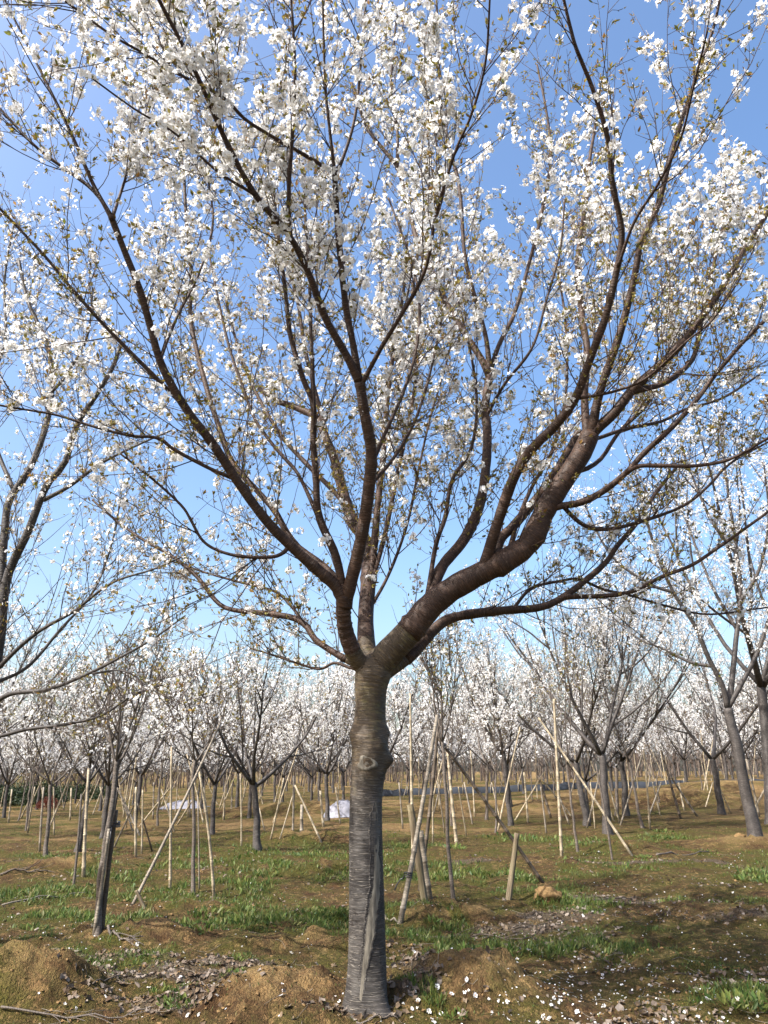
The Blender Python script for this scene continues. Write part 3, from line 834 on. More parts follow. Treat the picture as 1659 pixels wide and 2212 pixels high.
def build_trunk():
    mb = MB()
    n, sides = len(TP), 64
    # trunk tube with root flare and knots
    T, U, V = frames(TP[None, :, :3])
    a = np.arange(sides) * 2 * np.pi / sides
    dirs = np.array([1, 0, 0])[None, None] * np.cos(a)[None, :, None] + np.array([0, 1, 0])[None, None] * np.sin(a)[None, :, None]
    r = TP[:, 3][:, None] * np.ones(sides)[None]
    z = TP[:, 2] - gz
    r = r * (1 + 0.16 * np.exp(-(np.maximum(z[:, None], 0) / 0.11)) * (1 + 0.9 * np.cos(3 * (a[None] + 0.95))))
    da = (a[None] + 0.75 + math.pi) % (2 * math.pi) - math.pi
    r = r + TP[:, 3][:, None] * .45 * np.exp(-(da / .33) ** 2) * np.exp(-np.maximum(z[:, None] - .0, 0) / .085)
    r = r * (1 + 0.018 * np.sin(2 * a[None] + 3 * z[:, None]) + 0.014 * np.sin(5 * a[None] - 6 * z[:, None]))
    def pz(py): return P(800, py, TY)[2] - gz
    for (ang, py, amp, wa, wz) in [(-0.05, 1582, .24, .40, .04), (-0.15, 1642, .34, .32, .045), (math.pi + .25, 1585, .20, .35, .06), (-1.6, 1640, .09, .5, .07), (-2.2, 1600, .10, .35, .05), (-0.9, 1608, .10, .35, .05), (-1.3, 1585, .07, .3, .04)]:
        da = (a[None] - ang + math.pi) % (2 * math.pi) - math.pi
        r = r + TP[:, 3][:, None] * amp * np.exp(-(da / wa) ** 2 - ((z[:, None] - pz(py)) / wz) ** 2)
    ring = TP[:, None, :3] + r[..., None] * dirs
    i = np.arange(n - 1)[:, None] * sides; k = np.arange(sides)[None]
    q = np.stack([i + k, i + (k + 1) % sides, i + sides + (k + 1) % sides, i + sides + k], -1).reshape(-1, 4)
    mb.add(ring, q)
    mb.f.append(np.arange(sides)[None, ::-1]); mb.m.append(np.zeros(1, int))
    mb.f.append((np.arange(sides) + (n - 1) * sides)[None]); mb.m.append(np.zeros(1, int))
    stubs = {}
    for nm, up in (('A', 0.26), ('C', 0.30), ('D', 0.42), ('G', 0.34), ('I', 0.22)):
        p, rr = fork_stub(nm, up); stubs[nm] = (p, rr)
        rr = rr.copy(); rr[-1] *= 0.96
        tubes(mb, p[None], rr[None], 32)
    me = mb.mesh('trunk_raw', [])
    ob = bpy.data.objects.new('trunk_raw', me); COL.objects.link(ob)
    md = ob.modifiers.new('r', 'REMESH'); md.mode = 'VOXEL'; md.voxel_size = 0.0098; md.use_smooth_shade = True
    sm = ob.modifiers.new('s', 'SMOOTH'); sm.factor = 0.5; sm.iterations = 5
    dg = bpy.context.evaluated_depsgraph_get()
    me2 = bpy.data.meshes.new_from_object(ob.evaluated_get(dg))
    bpy.data.objects.remove(ob)
    nv = len(me2.vertices); co = np.zeros(nv * 3, np.float32); me2.vertices.foreach_get('co', co); co = co.reshape(-1, 3).astype(float)
    # bark coordinates from the nearest centre line
    best = np.full(nv, 1e9); bk = np.zeros((nv, 3))
    for nm, (p, rr) in [('T', (TP[:, :3], TP[:, 3]))] + list(stubs.items()):
        T, U, V = frames(p[None]); s = np.concatenate([[0], np.cumsum(np.linalg.norm(np.diff(p, axis=0), axis=1))])
        dd = np.linalg.norm(co[:, None] - p[None], axis=2) / np.maximum(rr[None], 0.01)
        j = dd.argmin(1); dm = dd.min(1); rel = co - p[j]
        along = (rel * T[0][j]).sum(1)
        cand = np.stack([(rel * U[0][j]).sum(1), (rel * V[0][j]).sum(1), s[j] + along], -1)
        w = dm < best; best[w] = dm[w]; bk[w] = cand[w]
    at = me2.attributes.new('bk', 'FLOAT_VECTOR', 'POINT'); at.data.foreach_set('vector', bk.astype(np.float32).ravel())
    me2.vertices.foreach_set('co', (co - TREE_ROOT).astype(np.float32).ravel())
    me2.materials.clear(); me2.materials.append(M['trunk']); me2.name = 'trunk'
    me2.update()
    tr = link('trunk', me2, cherry)
    return tr, r, z
trunk_ob, trunk_r, trunk_z = build_trunk()

# long pale healed scar down the trunk (follows the bark), and the pruning scar that looks like an eye
def on_trunk(px, py, proud):
    p = P(px, py, TY); i = int(np.argmin(np.abs(TP[:, 2] - p[2]))); c = TP[i, :3]; rr = TP[i, 3]
    u = np.clip((p[0] - c[0]) / rr, -0.97, 0.97)
    return np.array([c[0] + u * (rr + proud), c[1] - math.sqrt(1 - u * u) * (rr + proud), p[2]])
def build_scar():
    mid = [(812, 1732, 4), (812, 1760, 15), (812, 1800, 19), (812, 1850, 20), (812, 1900, 21), (808, 1940, 22), (802, 1980, 21), (797, 2020, 19), (790, 2060, 14), (784, 2100, 11), (780, 2150, 9), (780, 2190, 6)]
    c = catmull(np.array(mid, float), 50); v = []; bk = []
    rg = np.random.default_rng(3)
    for k, (x, y, w) in enumerate(c):
        w *= 1 + 0.09 * rg.standard_normal()
        for j, (f, pr) in enumerate([(-.80, -.010), (-.66, .0015), (-.52, .003), (-.44, -.002), (-.12, .002 + .002 * rg.random()), (.2, .002 + .002 * rg.random()), (.44, .000), (.54, .0025), (.66, .0015), (.82, -.010)]):
            p = on_trunk(x + f * (w + 2), y, pr); v.append(p); bk.append((p[0] - base[0], p[1] - TY, p[2]))
    n = len(c); q = [(i * 10 + j, i * 10 + j + 1, i * 10 + 11 + j, i * 10 + 10 + j) for i in range(n - 1) for j in range(9)]
    mi = [1 if j in (0, 1, 2, 6, 7, 8) else 0 for i in range(n - 1) for j in range(9)]
    mb = MB(); mb.add(v, np.array(q)[:, ::-1], np.array(mi), bk)
    o = link('bark_scar', mb.mesh('bark_scar', [M['scar'], M['trunk']], offset=TREE_ROOT), trunk_ob)
    o['label'] = 'long pale healed scar running down the bark'
    # pruning scar: a rounded lip with a sunken heart
    mb = MB(); rings = []
    for (rad, pr) in [(26, -.006), (22, .010), (17, .016), (12, .010), (8, .009), (3, .014)]:
        for k in range(20):
            a = k * 2 * math.pi / 20
            ww = 1 + .12 * math.sin(3 * a + 1) + .06 * math.sin(5 * a)
            rings.append(on_trunk(794 + rad * .85 * ww * math.cos(a), 1649 + rad * .72 * ww * math.sin(a) - (4 if math.sin(a) < 0 else 0) * 0, pr))
    q = [(i * 20 + k, i * 20 + (k + 1) % 20, i * 20 + 20 + (k + 1) % 20, i * 20 + 20 + k) for i in range(5) for k in range(20)]
    mb.add(rings, q, 0, rings); mb.f.append(np.arange(100, 120)[None]); mb.m.append(np.zeros(1, int))
    o = link('pruning_scar', mb.mesh('pruning_scar', [M['scar']], offset=TREE_ROOT), trunk_ob)
    o['label'] = 'rounded eye-shaped scar of a pruned limb'
build_scar()

def lumpy(n, k):
    r = np.interp(np.arange(n), np.arange(0, n + 2, 2), R.normal(0, .035, len(np.arange(0, n + 2, 2))))
    out = 1 + r
    for _ in range(max(1, n // 16)):
        i = R.integers(2, n - 1); out[i] += R.uniform(.06, .16)          # nodes and old bud scars
    if k: out[:3] *= np.array([1.18, 1.10, 1.04])                              # branch collar
    return out
for nm, q in PATHS.items():
    if nm == 'T': continue
    mb = MB()
    p, r = q['xyz'], q['r']
    main = nm in ('A', 'B', 'C', 'D', 'E', 'F', 'G', 'A1')
    c = catmull(np.column_stack([p, r]), len(p) * (3 if main else 2))
    pp = c[:, :3]
    if nm in ('A', 'C', 'D', 'G', 'I'):
        s = np.concatenate([[0], np.cumsum(np.linalg.norm(np.diff(pp, axis=0), axis=1))])
        k = np.searchsorted(s, {'A': .21, 'C': .25, 'D': .36, 'G': .29, 'I': .18}[nm]); pp, c = pp[k:], c[k:]
    tubes(mb, pp[None], (c[:, 3] * lumpy(len(c), nm not in ('A', 'C', 'D', 'G', 'I')))[None], 20 if main else 9, 0, 0.006)
    link('limb', mb.mesh('limb', [M['limb']], offset=TREE_ROOT), cherry)

def main_fprob(p):
    n = fbm(p[:, 0] * 2.1 + p[:, 2] * 1.2, p[:, 1] * 2.1 + p[:, 2] * 1.5, 91, 2)
    hgt = sstep(2.4, 4.6, p[:, 2] + 0.25 * (5.5 - p[:, 1]))
    return np.clip((0.07 + 0.21 * hgt) * (0.10 + 2.0 * sstep(0.44, 0.60, n)), 0, 0.92)
LB = np.stack([catmull(q['xyz'], 26) for nm, q in PATHS.items() if nm not in ('T', 'A', 'B', 'D', 'D4')] +
              [catmull(PATHS[k]['xyz'][10:], 26) for k in ('B', 'D')])
crown(LB, None, TREE_ROOT, cherry, np.random.default_rng(21), dens2=8.4, dens3=7.8, spur=6.5, L2=(0.35, 1.3), L3=(0.10, 0.42),
      fprob=main_fprob, parts=300, sides=(4, 3), lprob=0.95, cull=2.0, nfl=(3, 9), fsize=.0225, lsize=.035, bprob=.55, t_from=.10)

# ------------------------------------------------------------------ other trees
def bg_fprob(lo, hi, a, b, seed):
    def f(p):
        n = fbm(p[:, 0] * 1.2 + p[:, 2], p[:, 1] * 1.2 + p[:, 2] * .7, seed, 2)
        return np.clip((a + (b - a) * sstep(lo, hi, p[:, 2])) * (0.35 + 1.3 * sstep(0.35, 0.62, n)), 0, .95)
    return f

def make_tree(name, seed, H, th, r0, spread, lean=(0, 0), nl=4, bloom=(0.15, 0.55), fsize=0.022, dens=1.0, lprob=0.35, bark='bgbark', simple=True, twigr=1.0, loc=(0, 0, 0), L2f=1.0, upright=0.10):
    """vase-shaped orchard cherry; th = height of the fork"""
    rng = np.random.default_rng(seed)
    root = empty(name, loc)
    k = 12
    zz = np.linspace(-0.12, th, k)
    wob = np.cumsum(rng.standard_normal((k, 2)) * 0.012 * th / 2, axis=0); wob -= wob[1]
    tp = np.column_stack([lean[0] * zz / th + wob[:, 0], lean[1] * zz / th + wob[:, 1], zz])
    tr = r0 * (1.0 - 0.28 * np.clip(zz / th, 0, 1)) * (1 + 0.35 * np.exp(-np.maximum(zz, 0) / 0.09))
    tr[-2:] *= 1.06
    c = catmull(np.column_stack([tp, tr]), 30)
    mb = MB(); tubes(mb, c[None, :, :3], c[None, :, 3], 12, 0, 0.02, rng)
    # limbs start inside the fork
    az = rng.random() * 6.28 + np.arange(nl) * 2 * np.pi / nl + rng.normal(0, .25, nl)
    el = np.radians(rng.uniform(38, 62, nl)); st = np.repeat(tp[-1:] * 1.0, nl, 0); st[:, 2] -= rng.uniform(0.0, 0.10, nl)
    d = np.stack([np.cos(az) * np.cos(el) * spread, np.sin(az) * np.cos(el) * spread, np.sin(el)], -1)
    LL = (H - th) * rng.uniform(0.92, 1.2, nl)
    A = grow(st, d, LL, 14, upright, 0.045, rng)
    ra = r0 * rng.uniform(0.42, 0.6, nl)[:, None] * np.linspace(1, 0.16, 14)[None] ** 1.1
    tubes(mb, A, ra, 8, 0, 0.02, rng)
    ns = 4 if H > 2.5 else 3
    ii, tt, pos, T = sample_on(A, np.full(nl, ns), 0.10, 0.7, rng)
    dd = side_dir(T, np.radians(rng.uniform(22, 42, len(pos))), rng, bias=np.array([0, 0, .3]))
    B = grow(pos, dd, LL[ii] * (1 - tt) * rng.uniform(0.7, 1.0, len(pos)), 14, 0.06, 0.05, rng)
    rb = (r0 * 0.30 * (1 - 0.5 * tt))[:, None] * np.linspace(1, 0.18, 14)[None]
    tubes(mb, B, rb, 6, 0, 0.02, rng)
    link('trunk', mb.mesh('trunk', [M[bark]]), root)
    limbs = np.concatenate([A, B])
    sc = max(H / 5.0, 0.5)
    crown(limbs, None, (0, 0, 0), root, rng, dens2=5.0 * dens / sc ** 0.5, dens3=4.6 * dens, spur=6.0 * dens, L2=(0.35 * sc * L2f, 1.35 * sc * L2f), L3=(0.12, 0.5 * sc), r2=0.006 * twigr, r3=0.0032 * twigr,
          fprob=bg_fprob(th, th + (H - th) * .45, bloom[0], bloom[1], seed), fsize=fsize, lprob=lprob, simple=simple, sides=(4, 3), twigmat=M['bgtwig'], cull=0, lsize=0.045, bprob=.35)
    return root

def place(root, q, rot=0, s=1.0):
    root.location = q; root.rotation_euler = (0, 0, rot); root.scale = (s, s, s)
    return root

def copy_tree(root):
    r = root.copy(); COL.objects.link(r)
    for ch in root.children:
        c = ch.copy(); COL.objects.link(c); c.parent = r
    return r

def at_px(bx, by, fork, top, wpx):
    q = G(bx, by)
    sc = depth(q)
    th = P(fork[0], fork[1], q[1]); H = P(fork[0], top, q[1])[2] - q[2]
    return q, th - q, H, wpx / 2 / F * sc

# trees that can be told apart: base, fork (x,y), top y, trunk width, and what sets them apart
NAMED = [
    (556, 1838, (548, 1690), 1370, 17, 4, .95, (.30, .75), 'grey-trunked cherry in full bloom, low mossy grass at its foot, beside the staked saplings', 1.0),
    (707, 1772, (705, 1672), 1440, 10, 4, .9, (.35, .8), 'small blossoming cherry with slightly crooked trunk behind the big trunk', 1.0),
    (1104, 1784, (1090, 1625), 1375, 12, 4, .95, (.3, .75), 'slender blossoming cherry leaning a little, behind the dark leaning prop', 1.0),
    (1268, 1784, (1248, 1645), 1280, 15, 3, 1.0, (.2, .6), 'cherry with wide Y-shaped fork just behind the tall pale pole', .9),
    (1313, 1801, (1293, 1630), 1190, 20, 4, .8, (.2, .6), 'stout cherry with three steep limbs beside the long slanting prop', 1.0),
    (1353, 1762, (1342, 1640), 1280, 15, 4, 1.0, (.25, .65), 'cherry with straight trunk standing close to a thinner one', 1.0),
    (1332, 1762, (1330, 1655), 1350, 8, 3, .8, (.2, .5), 'thin cherry trunk standing close against a thicker one', .7),
    (1388, 1789, (1360, 1640), 1340, 7, 3, .8, (.15, .4), 'very thin leaning young cherry among the stout trees', .6),
    (1559, 1759, (1540, 1640), 1230, 15, 3, 1.0, (.3, .7), 'cherry with lyre-shaped fork behind the thick leaning trunk', 1.0),
    (1051, 1771, (1052, 1650), 1440, 7, 3, .9, (.2, .5), 'thin upright young cherry on the orange soil bank', .7),
    (98, 1850, (111, 1690), 1480, 9, 4, .9, (.35, .8), 'dark-trunked young cherry tied to a short weathered pole', .9),
    (167, 1840, (196, 1688), 1440, 12, 4, 1.0, (.35, .8), 'cherry with bowed trunk and dense white crown beside a thick bamboo cane', 1.0),
    (417, 1933, (426, 1640), 1400, 9, 4, .75, (.30, .55), 'slim sapling with leafy flowering crown propped by crossed bamboo canes', .7),
]
for n_, (bx, by, fk, top, w, nl, spr, bl, lab, dn) in enumerate(NAMED):
    q, f, H, r0 = at_px(bx, by, fk, top, w)
    near = q[1] < 14
    bl = (bl[0] * .45, bl[1] * .46)
    t = make_tree('cherry_tree' if w > 9 else 'young_cherry_tree', 100 + n_ + (60 if n_ == 8 else 0), H, f[2], r0, spr * 1.25, lean=(f[0], 0), nl=nl, bloom=bl, dens=dn * (1.0 if n_ not in (4, 5, 8) else .85), fsize=.024, bark='bgbark' if w > 9 else 'sapbark', twigr=1.2, lprob=.45 if w > 9 else .6, upright=.065)
    place(t, q); tag(t, lab, 'tree')

# the leaning sapling on its mound, crown of bare upright shoots
q, f, H, r0 = at_px(210, 2014, (252, 1640), 1370, 15)
t = make_tree('young_cherry_tree', 140, H, f[2], r0, .75, lean=(f[0], 0.1), nl=5, bloom=(.02, .05), dens=.5, lprob=.4, bark='sapbark', simple=True, upright=.16)
place(t, q); tag(t, 'leaning young cherry with nearly bare upright shoots, strapped to two posts on a mound', 'tree')
q, f, H, r0 = at_px(980, 1950, (950, 1600), 1330, 9)
t = make_tree('young_cherry_tree', 141, H, f[2], r0, .5, lean=(f[0], 0.0), nl=4, bloom=(.03, .08), dens=.8, lprob=.75, bark='sapbark', simple=True, upright=.2)
place(t, q); tag(t, 'whip-thin sapling with bare leafing shoots standing behind the lashed tripod', 'tree')
q, f, H, r0 = at_px(1248, 1840, (1222, 1640), 1420, 6)
t = make_tree('young_cherry_tree', 142, H, f[2], r0, .5, lean=(f[0], 0.0), nl=3, bloom=(.03, .1), dens=.7, lprob=.7, bark='sapbark', upright=.2)
place(t, q); tag(t, 'thin bare sapling next to the tall pale bamboo pole', 'tree')

# the big neighbour whose trunk stands just outside the frame, limbs reaching in
def traced_tree(name, base, th, limbs_px, r0, label, fp, seed, **kw):
    rng = np.random.default_rng(seed)
    root = empty(name, base)
    fork = np.array([base[0] + th[0], base[1] + th[1], base[2] + th[2]])
    zz = np.linspace(0, 1, 8)[:, None]
    tp = np.asarray(base) + zz * (fork - np.asarray(base)) + 0.02 * rng.standard_normal((8, 3)) * (zz * (1 - zz) * 4); tp[0, 2] -= .1
    mb = MB(); rr = r0 * np.linspace(1.0, .8, 8) * (1 + .35 * np.exp(-np.linspace(0, 1, 8) * 9))
    c = catmull(np.column_stack([tp, rr]), 40)
    tubes(mb, c[None, :, :3], c[None, :, 3], 20, 0, .012, rng)
    link('trunk', mb.mesh('trunk', [M['bgbark']], offset=base), root)
    LBs = []
    done = {}
    for nm, par, pts, Y1, w0, w1 in limbs_px:
        pts = np.array(pts, float)
        if par is None:
            Y0 = fork[1]; d0 = depth(fork)
            s3 = [fork[0] / d0 * F + 829.5, 1106 - (-(fork[1]) * SP + (fork[2] - CAMZ) * CP) / d0 * F]
            pts = np.vstack([[s3], pts])
        else:
            pp = done[par]; i = np.argmin(np.hypot(pp[:, 0] - pts[0, 0], pp[:, 1] - pts[0, 1])); Y0 = pp[i, 2]
        s = np.concatenate([[0], np.cumsum(np.hypot(*np.diff(pts, axis=0).T))]); s /= s[-1]
        Ys = Y0 + (Y1 - Y0) * s
        rows = []
        for (x, y), Yv, w in zip(pts, Ys, .85 * (w0 + (w1 - w0) * s ** .8)):
            p = P(x, y, Yv); rows.append([*p, w / 2 / F * depth(p)])
        c = catmull(rows, 40); done[nm] = catmull(np.column_stack([pts, Ys]), 50)
        mb = MB(); tubes(mb, c[None, :, :3], np.maximum(c[:, 3], .0022)[None], 10, 0, .012, rng)
        link('limb', mb.mesh('limb', [M['bgbark']], offset=base), root)
        LBs.append(catmull(c[:, :3], 26))
    crown(np.stack(LBs), None, base, root, rng, fprob=fp, cull=2.0, **kw)
    tag(root, label, 'tree')
    return root

lb_ = np.array([-4.35, 7.2, 0.0]); lb_[2] = float(hz(lb_[0], lb_[1]))
left_limbs = [
    ('a', None, [(-60, 1600), (-20, 1480), (0, 1380), (15, 1250), (60, 1150), (100, 1050), (140, 1000), (165, 920), (210, 850), (245, 790), (262, 740)], 6.2, 36, 10),
    ('b', 'a', [(-5, 1400), (0, 1280), (10, 1150), (20, 1080), (60, 1020), (90, 950), (108, 880), (112, 810), (100, 740), (60, 650), (40, 560)], 6.8, 26, 8),
    ('c', 'a', [(95, 1080), (150, 1050), (220, 1000), (300, 960), (370, 930)], 5.8, 12, 4),
    ('d', 'a', [(-10, 1450), (40, 1400), (90, 1360), (160, 1320), (240, 1260), (330, 1230), (400, 1200)], 6.0, 12, 4),
    ('e', 'a', [(-40, 1540), (20, 1500), (100, 1490), (180, 1460), (260, 1420), (330, 1380), (400, 1330)], 5.6, 14, 4),
    ('f', 'a', [(-60, 1600), (0, 1590), (60, 1575), (140, 1565), (220, 1545), (290, 1500), (350, 1480)], 6.4, 12, 4),
    ('g', 'b', [(100, 860), (150, 800), (190, 720), (200, 620)], 6.6, 9, 4),
    ('h', 'b', [(30, 1060), (-10, 960), (-30, 850), (10, 740), (10, 600), (30, 480)], 7.2, 12, 5),
    ('i', 'a', [(-20, 1480), (60, 1440), (130, 1360), (200, 1280), (240, 1180), (260, 1080)], 7.4, 10, 4),
    ('j', 'e', [(200, 1455), (270, 1450), (330, 1490), (390, 1520)], 6.0, 6, 3),
]
traced_tree('cherry_tree', lb_, (0.15, -0.1, 1.5), left_limbs, 0.13, 'big neighbouring cherry with long low grey boughs reaching in beside the leaning sapling',
            bg_fprob(2.2, 3.9, .08, .40, 5), 55, dens2=8.5, dens3=5.5, spur=4.6, L2=(.4, 1.4), L3=(.15, .5), lprob=.7, twigmat=M['bgtwig'], simple=False, fsize=.018)

rb_ = G(1634, 1816)
def px_of(p):
    d = depth(p); return p[0] / d * F + 829.5, 1106 - (-(p[1]) * SP + (p[2] - CAMZ) * CP) / d * F
fk = P(1572, 1530, rb_[1]) - rb_
right_limbs = [
    ('a', None, [(1560, 1480), (1530, 1420), (1500, 1350), (1455, 1280), (1420, 1200), (1390, 1100), (1370, 1010)], rb_[1] - 1.0, 15, 4),
    ('b', None, [(1580, 1480), (1590, 1380), (1600, 1280), (1590, 1180), (1575, 1080), (1560, 960), (1550, 880)], rb_[1] + .8, 16, 4),
    ('c', None, [(1600, 1480), (1640, 1400), (1670, 1300), (1690, 1180), (1690, 1050), (1670, 900)], rb_[1] - .5, 14, 4),
    ('d', 'a', [(1455, 1280), (1400, 1260), (1330, 1210), (1290, 1150), (1260, 1080)], rb_[1] - .4, 9, 4),
    ('e', 'b', [(1598, 1300), (1640, 1230), (1660, 1120), (1650, 1000)], rb_[1] - .8, 10, 4),
    ('f', 'a', [(1540, 1440), (1490, 1430), (1430, 1400), (1380, 1380), (1320, 1330)], rb_[1] + .9, 9, 4),
    ('g', 'b', [(1595, 1200), (1540, 1130), (1500, 1040), (1470, 960)], rb_[1] + .4, 10, 4),
    ('h', 'b', [(1592, 1360), (1545, 1280), (1510, 1200), (1480, 1120), (1440, 1050)], rb_[1] + 1.2, 10, 4),
]
traced_tree('cherry_tree', rb_, fk, right_limbs, 26 / 2 / F * depth(rb_), 'thick leaning cherry trunk with a knot, on a mound of bare soil, full white crown',
            bg_fprob(1.9, 3.4, .16, .5, 6), 56, dens2=9.0, dens3=6.0, spur=5.5, L2=(.4, 1.3), L3=(.15, .5), lprob=.4, twigmat=M['bgtwig'], simple=True, fsize=.022, r2=.006, r3=.003)
q, f, H, r0 = at_px(1668, 1780, (1648, 1480), 900, 26)
t = make_tree('cherry_tree', 150, H, f[2], r0, 1.0, lean=(f[0], 0), nl=4, bloom=(.2, .45), dens=.5, fsize=.034, twigr=1.2)
place(t, q); tag(t, 'tall dark cherry trunk half hidden behind the thick leaning one', 'tree')

# orchard rows further back: copies of a few trees
protos = [make_tree('cherry_tree', 200 + k, 5.2, 1.45, 0.075, 1.35, lean=(R.normal(0, .12), 0), nl=4, bloom=(.06, .30), dens=.88, fsize=.034, twigr=2.0, lprob=.40) for k in range(4)]
young = [make_tree('young_cherry_tree', 220 + k, 3.8, 1.7, 0.032, .7, lean=(R.normal(0, .1), 0), nl=3, bloom=(.06, .32), dens=.7, fsize=.038, twigr=1.9, lprob=.45, bark='sapbark') for k in range(3)]
placed = [np.array([o.location.x, o.location.y]) for o in COL.objects if o.parent is None and o.name.startswith(('cherry', 'young')) and o not in protos + young]
def free(x, y, d):
    return all(math.hypot(x - a[0], y - a[1]) > d for a in placed)
used = set(); cnt = 0
rg = random.Random(5)
for row in range(200):
    Y = 14.5 + 3.1 * (row // 10) if False else None
    break
spots = []
Y = 19.5
while Y < 78:
    half = 0.56 * Y + 2
    x = -half + rg.uniform(0, 2)
    while x < half:
        spots.append((x + rg.uniform(-.8, .8), Y + rg.uniform(-.9, .9)))
        x += 2.6 + 0.03 * Y + rg.uniform(0, 1.0)
    Y += 2.6 + 0.045 * Y
for (x, y) in spots:
    if not free(x, y, 1.7): continue
    if y < 22 and rg.random() < (.45 if abs(x / y) < .2 else .2): continue
    kind = 0 if rg.random() < (.72 if y > 24 else .5) else 1
    lst = protos if kind == 0 else young
    k = rg.randrange(len(lst)); src = lst[k]
    t = src if (kind, k) not in used else copy_tree(src)
    used.add((kind, k))
    s = rg.uniform(.82, 1.12)
    place(t, (x, y, float(hz(x, y)) - .02), rg.uniform(0, 6.28), s)
    if kind == 0: tag(t, 'white-flowering cherry tree in the far orchard rows', 'tree', 'flowering cherries in the far rows')
    else: tag(t, 'slim young cherry tree in the far orchard rows', 'tree', 'young cherries in the far rows')
    placed.append(np.array([x, y])); cnt += 1
print('orchard trees', cnt)

# far wood closing the view
def far_wood():
    rng = np.random.default_rng(77)
    mb = MB(); n = 650
    a = rng.uniform(-.62, .62, n); r = rng.uniform(80, 125, n)
    x, y = r * np.sin(a), r * np.cos(a); z = hz(x, y)
    H = rng.uniform(4.2, 6.4, n)
    st = np.stack([x, y, z - .1], -1)
    tubes(mb, grow(st, np.stack([rng.normal(0, .1, n), rng.normal(0, .1, n), np.ones(n)], -1), H * .8, 5, 0, .05, rng), np.outer(np.full(n, .09), np.linspace(1, .3, 5)), 4, 0, 0, rng)
    k = np.repeat(np.arange(n), 52); m = len(k)
    hh = rng.uniform(.12, 1.0, m); rad = 1.7 * np.sqrt(rng.random(m)) * np.sin(np.pi * np.clip((hh - .2) / .85, 0.05, 1)) ** .6; aa = rng.uniform(0, 6.28, m)
    p = np.stack([x[k] + rad * np.cos(aa), y[k] + rad * np.sin(aa), z[k] + hh * H[k]], -1)
    w = rng.random(m) < .55 * sstep(.38, .75, hh)
    scatter(mb, *FQ[1], p[w], rng.standard_normal((w.sum(), 3)), rng.uniform(.10, .22, w.sum()), rng)
    tv = np.array([(0, -.03, 0), (0, .03, 0), (.2, .0, 1.2), (-.15, 0, .9)])
    scatter(mb, tv, [(0, 1, 2), (0, 1, 3)], [3, 3], p[~w], rng.standard_normal((len(p) - w.sum(), 3)) * [.5, .5, .3] + [0, 0, .8], rng.uniform(.5, .9, (~w).sum()), rng)
    me = mb.mesh('far_wood', [M['petal'], M['stamen'], M['calyx'], M['bgtwig']], smooth=False)
    # trunks use the twig bark
    mi = np.zeros(len(me.polygons), np.int32); me.polygons.foreach_get('material_index', mi)
    ntr = n * 4 * 4 + 2 * n; mi[:ntr] = 3; me.polygons.foreach_set('material_index', mi)
    o = link('far_wood', me); tag(o, 'pale mass of far blossoming trees closing the orchard', 'trees', kind='stuff')
far_wood()

# dark evergreen shrubs at the far edge
def shrub(x, y, s, seed, lab, mat='evergreen'):
    rng = np.random.default_rng(seed); z = float(hz(x, y))
    root = empty('evergreen_shrub' if mat == 'evergreen' else 'red_shrub', (x, y, z)); n = 1500
    d = norm(rng.standard_normal((n, 3))); d[:, 2] = np.abs(d[:, 2]); rad = s * (.55 + .45 * rng.random(n) ** .4) * (1 + .25 * np.sin(5 * d[:, 0] + 4 * d[:, 1] * 3))
    p = d * rad[:, None] * np.array([1.2, 1, 1.15]) + np.array([0, 0, .15])
    mb = MB(); scatter(mb, *LEAFS, p, norm(d + .7 * rng.standard_normal((n, 3))), s * rng.uniform(.12, .25, n), rng)
    link('crown', mb.mesh('crown', [M[mat]], smooth=False), root)
    st = np.zeros((6, 3)); st[:, 2] = -.05
    g = grow(st, rng.standard_normal((6, 3)) * .5 + [0, 0, 1], np.full(6, s * .9), 5, .05, .1, rng)
    mb = MB(); tubes(mb, g, np.outer(np.full(6, .03 * s), np.linspace(1, .3, 5)), 4, 0, 0, rng)
    link('stem', mb.mesh('stem', [M['twig']]), root)
    tag(root, lab, 'shrub', 'dark evergreens at the orchard edge' if mat == 'evergreen' else None)
rg2 = random.Random(3)
for k in range(8):
    Yv = 52 + rg2.uniform(-3, 8); px = [10, 35, 62, 90, 118, 150, 185, 230, 290, 870, 960][k]
    shrub(ray(px, 1700)[0] / ray(px, 1700)[1] * Yv, Yv, rg2.uniform(.6, 1.1), 300 + k, 'dark evergreen shrub at the far edge of the orchard')
q = G(101, 1752); shrub(q[0], q[1], .42, 330, 'small rusty-red shrub between the staked young trees', 'redleaf')

# ------------------------------------------------------------------ poles, posts, ties
def pole_mesh(L, r0, r1, seed, nodes=True, bend=0.012, sides=10):
    rng = np.random.default_rng(seed)
    zs, rs = [0.0], [r0]
    z = 0.0; gap = rng.uniform(.22, .32)
    if nodes:
        while True:
            z += gap * rng.uniform(.85, 1.15)
            if z > L - .05: break
            f = r0 + (r1 - r0) * z / L
            zs += [z - .016, z - .006, z + .002, z + .012]; rs += [f * .97, f * 1.15, f * 1.13, f * .98]
    else:
        for k in range(1, 14):
            f = r0 + (r1 - r0) * k / 14; zs.append(L * k / 14); rs.append(f * rng.uniform(.93, 1.07))
    zs.append(L); rs.append(r1)
    zs = np.array(zs); t = zs / L; ph = rng.random() * 6.28
    x = bend * L * np.sin(np.pi * t + .2 * ph) * np.cos(ph); y = bend * L * np.sin(np.pi * t) * np.sin(ph)
    mb = MB(); tubes(mb, np.stack([x, y, zs], -1)[None], np.array(rs)[None], sides, 0, 0 if nodes else .03, rng)
    return mb
